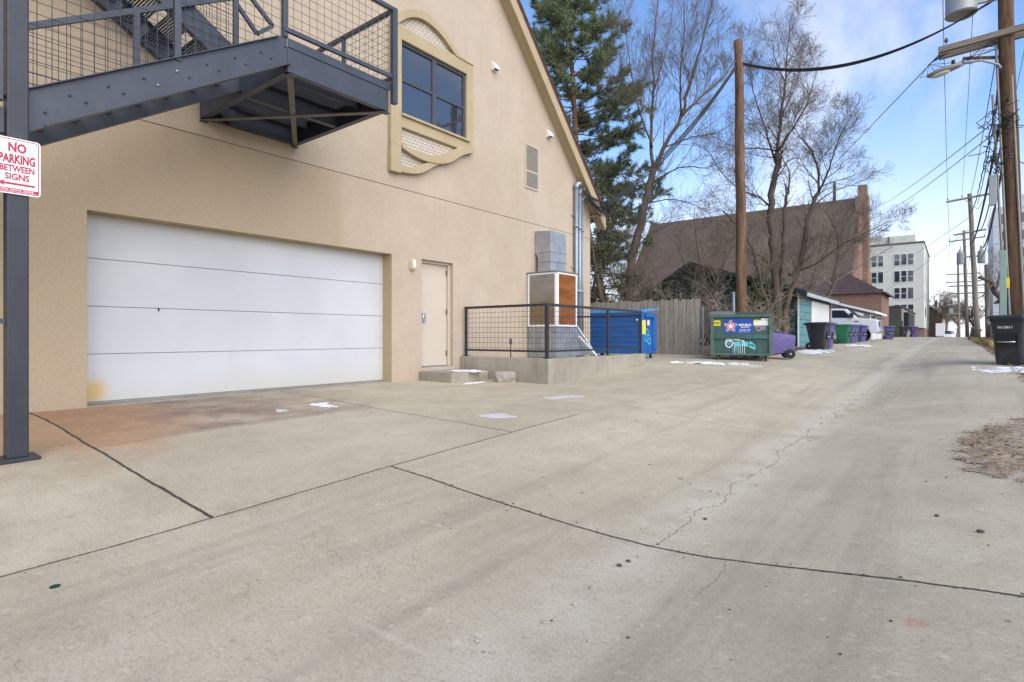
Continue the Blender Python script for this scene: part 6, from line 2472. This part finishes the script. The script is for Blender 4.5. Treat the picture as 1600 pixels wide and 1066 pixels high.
def juniper(base, label, seed, H, nb, reach):
    rg = random.Random(seed)
    tk, nd = MB(), MB()
    for s in range(3):
        off = Vector((rg.gauss(0, .25), rg.gauss(0, .25), 0))
        pts = [base + off * .3 + Vector((0, 0, -.1))]
        d = Vector((rg.gauss(0, .18), rg.gauss(0, .18), 1)).normalized()
        hh = H * rg.uniform(.75, 1.0)
        for i in range(8):
            d = (d + Vector((rg.gauss(0, .08), rg.gauss(0, .08), .1))).normalized()
            pts.append(pts[-1] + d * hh / 8)
        tk.tube(pts, [.12 * (1 - i / 9.5) for i in range(9)], 8)
        for b in range(nb):
            u = .12 + .88 * (b + rg.random()) / nb
            i = min(7, int(u * 8))
            p = pts[i].lerp(pts[i + 1], u * 8 - i)
            a = rg.uniform(0, 6.28)
            L = reach * rg.uniform(.45, 1.1) * (1.1 - .5 * u)
            dd = Vector((math.cos(a), math.sin(a), rg.uniform(-.15, .5))).normalized()
            bp = [p]
            for k in range(5):
                dd = (dd + Vector((rg.gauss(0, .16), rg.gauss(0, .16), rg.gauss(-.02, .1)))).normalized()
                bp.append(bp[-1] + dd * L / 5)
            tk.tube(bp, [.03 * (1 - k / 6) + .005 for k in range(6)], 4, False)
            for k in range(int(8 + L * 5)):
                u2 = .35 + .65 * rg.random()
                i2 = min(4, int(u2 * 5))
                q = bp[i2].lerp(bp[i2 + 1], u2 * 5 - i2) + Vector((rg.gauss(0, .12), rg.gauss(0, .12), rg.gauss(-.06, .12)))
                dv = Vector((rg.gauss(0, .5), rg.gauss(0, .5), rg.gauss(-.3, .5))).normalized()
                tuft(nd, q, dv, .16, 9, .030, rg, .9)
    t = thing('juniper_tree', label, 'tree', tuple(base), 0, 'dark junipers behind the fence')
    I = Matrix.Translation(-base)
    tk.xf(I).build('trunk', M['bark'], t, True)
    nd.xf(I).build('foliage', M['juniper'], t)


q = at(962, 500, 21.5)
juniper(Vector((q.x, q.y, gz(q.x, q.y))), 'dark ragged juniper beside the building corner behind the fence', 5, 6.6, 13, 1.9)
q = at(915, 500, 24)
juniper(Vector((q.x, q.y, gz(q.x, q.y))), 'dark juniper half hidden behind the building wall', 6, 6.0, 12, 2.0)
q = at(1012, 500, 24)
juniper(Vector((q.x, q.y, gz(q.x, q.y))), 'smaller juniper showing olive foliage right of the tallest bare trunk', 9, 3.3, 8, 1.2)
q = at(1252, 440, 27)
rg = random.Random(4)
base = Vector((-6.9, 26.9, gz(-6.9, 26.9)))
nd, stm = MB(), MB()
for k in range(9):
    a = rg.uniform(0, 6.28)
    e = base + Vector((math.cos(a) * rg.uniform(.2, .9), math.sin(a) * rg.uniform(.2, .9), rg.uniform(2.2, 4.4)))
    stm.tube([base, base.lerp(e, .5) + Vector((rg.gauss(0, .15), rg.gauss(0, .15), .2)), e], [.03, .02, .008], 5, False)
    for j in range(26):
        tuft(nd, base.lerp(e, rg.uniform(.55, 1)) + Vector((rg.gauss(0, .3), rg.gauss(0, .3), rg.gauss(0, .25))), Vector((0, 0, 1)), .12, 6, .05, rg, 1.2)
t = thing('leafy_shrub', 'sparse olive leaved shrub among the bare stems by the garage roof', 'shrub', tuple(base))
I = Matrix.Translation(-base)
stm.xf(I).build('stems', M['twig'], t, True)
nd.xf(I).build('foliage', M['holly'], t)

# distant bare trees beyond the crest and behind the right hand houses
FAR = dict(wob=.16, up=.05, rmin=.02, kids=[0, 5, 6, 6], t0=.2, ang=(25, 55), len=(.45, .7))
for i, (x, Y, H, lb_) in enumerate(((-1.6, 135, 9.5, 'bare tree beyond the alley crest, right of the red brick house'), (-3.4, 165, 10.5, 'bare tree far beyond the crest behind the red brick house'), (2.8, 150, 8.5, 'distant bare tree framed between the farthest poles'), (-.2, 190, 10, 'most distant bare tree at the end of the alley'))):
    rg = random.Random(200 + i)
    base = Vector((x, Y, gz(x, Y)))
    mbs = [MB(), MB()]
    h0 = -base.z
    tp2 = base + Vector((rg.gauss(0, .5), 0, h0 + H * .25))
    limb(mbs, [base, base.lerp(tp2, .5), tp2], .3, .2, rg, FAR, 3, 3, 2, .5)
    for k in range(7):
        a = rg.uniform(0, 6.28)
        e = tp2 + Vector((math.cos(a) * H * .28, math.sin(a) * H * .28, H * rg.uniform(.3, .6)))
        limb(mbs, [tp2 - Vector((0, 0, .1)), tp2.lerp(e, .4) + Vector((0, 0, .3)), e], .13, .03, rg, FAR, 9, H * .22, 2, .15)
    tree_obj('bare_tree', lb_, base, mbs, M['twig_tan'], M['twig_tan'], 'distant bare trees')
rg = random.Random(300)
base = Vector((4.3, 57, gz(4.3, 57)))
mbs = [MB(), MB()]
D = 48
limb(mbs, [base, Vector((4.1, 56.5, 1.6)), at(1556, 458, D), at(1548, 440, D), at(1530, 433, D)], .34, .12, rg, ELM, 12, 1.6, 2, .35)
limb(mbs, [at(1556, 458, D), at(1562, 430, D), at(1570, 405, D)], .12, .03, rg, ELM, 12, 2.0, 3, .1)
limb(mbs, [at(1550, 445, D), at(1535, 462, D), at(1520, 470, D)], .08, .02, rg, ELM, 10, 1.6, 2, .1)
tree_obj('bare_tree', 'crooked bare tree bending over the timber house on the right', base, mbs, M['bark'], M['twig'], None)

# ------------------------------------------------------------------ ground cover and litter
def scatter_flat(region, n, smin, smax, seed, lift=.004):
    """curled leaf scraps lying on the ground"""
    rg = random.Random(seed)
    mb = MB()
    for _ in range(n):
        x, y = region(rg)
        s = rg.uniform(smin, smax)
        a = rg.uniform(0, 6.28)
        ti = rg.gauss(0, .35)
        tj = rg.gauss(0, .35)
        z = gz(x, y) + lift + s * .25 * abs(ti) + rg.uniform(0, .012)
        ux, uy = math.cos(a), math.sin(a)
        vs = []
        for p, q in ((-1, 0), (-.2, -.5), (1, 0), (-.1, .5)):
            vs.append((x + s * (p * ux - q * uy), y + s * (p * uy + q * ux), z + s * (p * ti + q * tj) * .6))
        mb.add(vs, [(0, 1, 2), (0, 2, 3)])
    return mb


def pebbles(region, n, smin, smax, seed, sink=.3):
    rg = random.Random(seed)
    mb = MB()
    for _ in range(n):
        x, y = region(rg)
        s = smin * (smax / smin) ** (rg.random() ** 2.2)
        z = gz(x, y) + s * (1 - sink) * .6
        k = [s * rg.uniform(.6, 1.2) for _ in range(6)]
        a = rg.uniform(0, 6.28)
        c, d = math.cos(a), math.sin(a)
        mb.add([(x + c * k[0], y + d * k[0], z), (x - d * k[1], y + c * k[1], z), (x - c * k[2], y - d * k[2], z), (x + d * k[3], y - c * k[3], z), (x, y, z + k[4] * .6), (x, y, z - k[5] * .6)],
               [(0, 1, 4), (1, 2, 4), (2, 3, 4), (3, 0, 4), (1, 0, 5), (2, 1, 5), (3, 2, 5), (0, 3, 5)])
    return mb


def stuff(mb, name, m, label, smooth=False):
    o = mb.build(name, m, None, smooth)
    o['kind'] = 'stuff'
    o['label'] = label
    o['category'] = name.replace('_', ' ')
    return o


# leaf litter behind and beside the green dumpster
def reg_l(rg):
    while True:
        x, y = rg.uniform(-6.5, -4.55), rg.uniform(17.0, 24)
        if y > 17.95 or (x > -6.3 and y > 17.35 and rg.random() < .6):
            return x, y


stuff(scatter_flat(reg_l, 2600, .02, .065, 3), 'leaf_litter', M['leafbrown'], 'brown dead leaves around the green dumpster')


def reg_r(rg):
    while True:
        y = rg.uniform(9, 50)
        x = 1.0 + abs(rg.gauss(0, .55)) - .1
        return x, y


stuff(scatter_flat(reg_r, 2200, .02, .06, 5, .02), 'leaf_litter', M['leafbrown'], 'dry leaves along the right alley edge')

# gravel and dirt patch washed onto the right of the alley
outl = [gnd(x, y) for x, y in ((1502, 703), (1510, 686), (1538, 673), (1568, 661), (1612, 652), (1680, 655), (1760, 690), (1740, 770), (1660, 760), (1612, 749), (1560, 742), (1522, 727))]
cen = sum(outl, Vector()) / len(outl)


def patch_r(x, y):
    """0 in the middle of the patch, 1 on its guide outline"""
    q = Vector((x - cen.x, y - cen.y))
    a = math.atan2(q.y, q.x)
    best = None
    n = len(outl)
    for k in range(n):
        p0, p1 = outl[k] - cen, outl[(k + 1) % n] - cen
        den = q.x * (p1.y - p0.y) - q.y * (p1.x - p0.x)
        if abs(den) < 1e-9:
            continue
        s_ = (p0.x * (p1.y - p0.y) - p0.y * (p1.x - p0.x)) / den
        u_ = (p0.x * q.y - p0.y * q.x) / den
        if s_ > 0 and -1e-6 <= u_ <= 1 + 1e-6:
            best = s_ if best is None else min(best, s_)
    return 1 / best if best else 0


def patch_f(x, y):
    return 1.0 - patch_r(x, y) + .50 * mnoise.fractal(Vector((x * 3.2, y * 3.2, 2)), 1.0, 2.0, 5) + .14 * mnoise.noise(Vector((x * 24, y * 24, 5)))


mb = MB()
vs, keep, fs = [], [], []
NX, NY = 110, 130
x0_, x1_ = min(p.x for p in outl) - .4, max(p.x for p in outl) + .1
y0_, y1_ = min(p.y for p in outl) - .5, max(p.y for p in outl) + .5
for j in range(NY + 1):
    for i in range(NX + 1):
        x, y = x0_ + (x1_ - x0_) * i / NX, y0_ + (y1_ - y0_) * j / NY
        f = patch_f(x, y)
        keep.append(f)
        vs.append((x, y, gz(x, y) + .003 + max(0, min(1, f * 1.6)) * .016 * (1 + .9 * mnoise.noise(Vector((x * 9, y * 9, 0))))))
for j in range(NY):
    for i in range(NX):
        q = (j * (NX + 1) + i, j * (NX + 1) + i + 1, (j + 1) * (NX + 1) + i + 1, (j + 1) * (NX + 1) + i)
        if min(keep[k] for k in q) > 0:
            fs.append(q)
mb.add(vs, fs)
t_e = stuff(mb, 'gravel_patch', M['gravel'], 'patch of gravel and dirt spilling onto the concrete at right', True)


def in_patch(rg, s=1.0):
    k = rg.randrange(len(outl))
    a, b_ = outl[k], outl[(k + 1) % len(outl)]
    p = a.lerp(b_, rg.random())
    while True:
        k = rg.randrange(len(outl))
        p = outl[k].lerp(outl[(k + 1) % len(outl)], rg.random())
        p = cen.lerp(p, math.sqrt(rg.random()) * 1.9)
        if patch_f(p.x, p.y) > (1 - s) * 1.2 - .28 * rg.random() ** 3:
            return p.x, p.y


stuff(pebbles(lambda r: in_patch(r, 1.02), 6500, .002, .008, 9, -1.2), 'gravel', M['pebble'], 'small stones over the dirt patch at right')
stuff(scatter_flat(lambda r: in_patch(r, 1.0), 2600, .004, .022, 10, .016), 'leaf_litter', M['leafbrown'], 'brown leaf scraps over the dirt patch at right')
stuff(pebbles(lambda r: in_patch(r, 1.35), 320, .0025, .009, 12), 'loose_gravel', M['dark_pebble'], 'dark crumbs scattered round the dirt patch')


def reg_c(rg):
    return rg.uniform(-3.6, .4), 2.0 + 12 * rg.random() ** 1.4


stuff(pebbles(reg_c, 160, .003, .011, 14), 'loose_gravel', M['dark_pebble'], 'dark grit scattered on the near alley slabs')


def reg_g(rg):
    return -1.42 + rg.gauss(0, .10), 1.6 + 10 * rg.random()


stuff(pebbles(reg_g, 160, .004, .014, 15), 'loose_gravel', M['pebble'], 'grit collected along the centre gutter')
stuff(pebbles(lambda r: (-3.75 + r.gauss(0, .03), r.uniform(.4, 6)), 90, .003, .010, 16), 'loose_gravel', M['pebble'], 'grit along the long driveway joint')
stuff(pebbles(lambda r: (r.uniform(-3.7, 1.0), 3.1 + r.gauss(0, .03)), 130, .003, .011, 17), 'loose_gravel', M['dark_pebble'], 'grit along the joint crossing the alley')
# a handful of bigger stones that read singly
for i, (x, y, s, lb_) in enumerate(((968, 885, .013, 'dark pebble in the gutter just past the cross joint'), (982, 878, .011, 'small pebble beside the gutter near the cross joint'), (1102, 812, .011, 'reddish dark pebble on the near slab right of the crack'), (1532, 832, .015, 'dark stone on the right slab below the dirt patch'), (1464, 807, .011, 'small dark stone left of the dirt patch'), (849, 974, .011, 'pale pebble in the foreground slab'))):
    p = gnd(x, y)
    bm = bmesh.new()
    bmesh.ops.create_icosphere(bm, subdivisions=2, radius=1)
    for v in bm.verts:
        k = 1 + .35 * mnoise.noise(v.co * 1.5 + Vector((i * 3, 1, 2)))
        v.co = Vector((v.co.x * 1.2 * k, v.co.y * k, v.co.z * .7 * k)) * s
    me = bpy.data.meshes.new('pebble')
    bm.to_mesh(me)
    bm.free()
    me.materials.append(M['dark_pebble'] if i != 5 else M['pebble'])
    o = bpy.data.objects.new('pebble', me)
    COL.objects.link(o)
    o.location = (p.x, p.y, p.z + s * .45)
    tag(o, lb_, 'pebble')
# survey disc set in the slab
p = gnd(86, 917)
o = MB().tube([(p.x, p.y, p.z - .002), (p.x, p.y, p.z + .004)], .022, 20).build('survey_disc', M['tile_trim'], None)
tag(o, 'small dark green round disc set in the near left slab', 'disc')


def snow(x0, y0, rx, ry, seed, label, th=.03, rot=0, dz=None, cover=.0, m=None):
    """a thin melting patch of snow: irregular outline with holes of bare concrete"""
    rg = random.Random(seed)
    mb = MB()
    n = 46
    vs, keep = [], {}
    for j in range(n + 1):
        for i in range(n + 1):
            u, v = i / n * 2 - 1, j / n * 2 - 1
            a, b_ = u * rx, v * ry
            x = x0 + a * math.cos(rot) - b_ * math.sin(rot)
            y = y0 + a * math.sin(rot) + b_ * math.cos(rot)
            rr = math.sqrt(u * u + v * v)
            nz_ = mnoise.fractal(Vector((x * 2.6 + seed * 7, y * 2.6, 0)), 1.0, 2.0, 4)
            f = .52 - .75 * rr + 1.05 * nz_ + .5 * mnoise.noise(Vector((x * 11, y * 11, seed))) * .5 + cover
            z = (gz(x, y) if dz is None else dz) + max(-.02, min(1, f * 3) * th * (1 + .5 * mnoise.noise(Vector((x * 14, y * 14, seed)))))
            keep[len(vs)] = f
            vs.append((x, y, z))
    fs = []
    for j in range(n):
        for i in range(n):
            q = (j * (n + 1) + i, j * (n + 1) + i + 1, (j + 1) * (n + 1) + i + 1, (j + 1) * (n + 1) + i)
            if max(keep[k] for k in q) > -.0:
                fs.append(q)
    mb.add(vs, fs)
    o = stuff(mb, 'snow_patch', m or M['snow'], label, True)
    return o


p = gnd(1108, 568)
snow(p.x, p.y, .95, .30, 1, 'long melting snow strip in front of the green dumpster', .03, ang, None, .1)
p = gnd(1165, 571)
snow(p.x, p.y, .6, .22, 2, 'thin broken snow at the foot of the green dumpster', .015, ang, None, -.1, M['ice'])
p = gnd(1612, 579)
snow(p.x, p.y, .95, .85, 3, 'bright snow in front of the large black cart at right', .022, 0, None, .05)
p = gnd(512, 634)
snow(p.x, p.y, .22, .16, 4, 'small scrap of snow on the driveway joint near the garage', .012)
p = gnd(470, 640)
snow(p.x, p.y, .30, .10, 5, 'thin icy smear on the driveway by the garage threshold', .006, 1.2, None, -.15, M['ice'])
p = gnd(776, 648)
snow(p.x, p.y, .34, .30, 6, 'thin grey ice patch on the driveway left of the platform', .006, .4, None, -.2, M['ice'])
p = gnd(892, 620)
snow(p.x, p.y, .45, .25, 7, 'faint trace of snow on the alley near the platform corner', .006, .9, None, -.18, M['ice'])
snow(-7.7, 8.35, .42, .30, 8, 'dusting of snow on the concrete step', .012, 0, -.704, .0)
p = gnd(1236, 556)
snow(p.x + .1, p.y + 3.2, .5, 1.6, 9, 'snow strip at the alley edge left of the nearest black cart', .03, 0, None, .1)
p = gnd(745, 598)
snow(p.x, p.y, .5, .10, 10, 'thin line of snow at the base of the concrete step', .01, 1.55, None, .0)
p = gnd(1340, 540)
snow(p.x, p.y, .6, 1.2, 11, 'snow remnant on the alley near the white truck', .02, 0, None, -.05)


# dry grass on the right verge
def grass(x0, x1, y0, y1, n, h, seed, label):
    rg = random.Random(seed)
    mb = MB()
    for _ in range(n):
        x, y = rg.uniform(x0, x1), rg.uniform(y0, y1)
        if mnoise.noise(Vector((x * .9, y * .5, seed))) < -.15:
            continue
        for k in range(5):
            a = rg.uniform(0, 6.28)
            l = h * rg.uniform(.4, 1.1)
            p = Vector((x + rg.gauss(0, .05), y + rg.gauss(0, .05), gz(x, y) - .02))
            d = Vector((math.cos(a) * .45, math.sin(a) * .45, 1)).normalized()
            s = Vector((-d.y, d.x, 0)).normalized() * .009
            m_ = p + d * l * .6
            e = m_ + (d + Vector((math.cos(a), math.sin(a), -.5)) * .7).normalized() * l * .4
            mb.add([p - s, p + s, m_ + s * .8, m_ - s * .8, e], [(0, 1, 2, 3), (3, 2, 4)])
    stuff(mb, 'dry_grass', M['straw'], label)


grass(1.25, 3.5, 22, 48, 1500, .55, 3, 'dry straw coloured grass along the right verge')
grass(1.6, 3.5, 15, 22, 500, .5, 4, 'dry grass around the foot of the brown pole')
grass(.85, 1.5, 40, 62, 300, .5, 5, 'dry grass at the foot of the second pole')
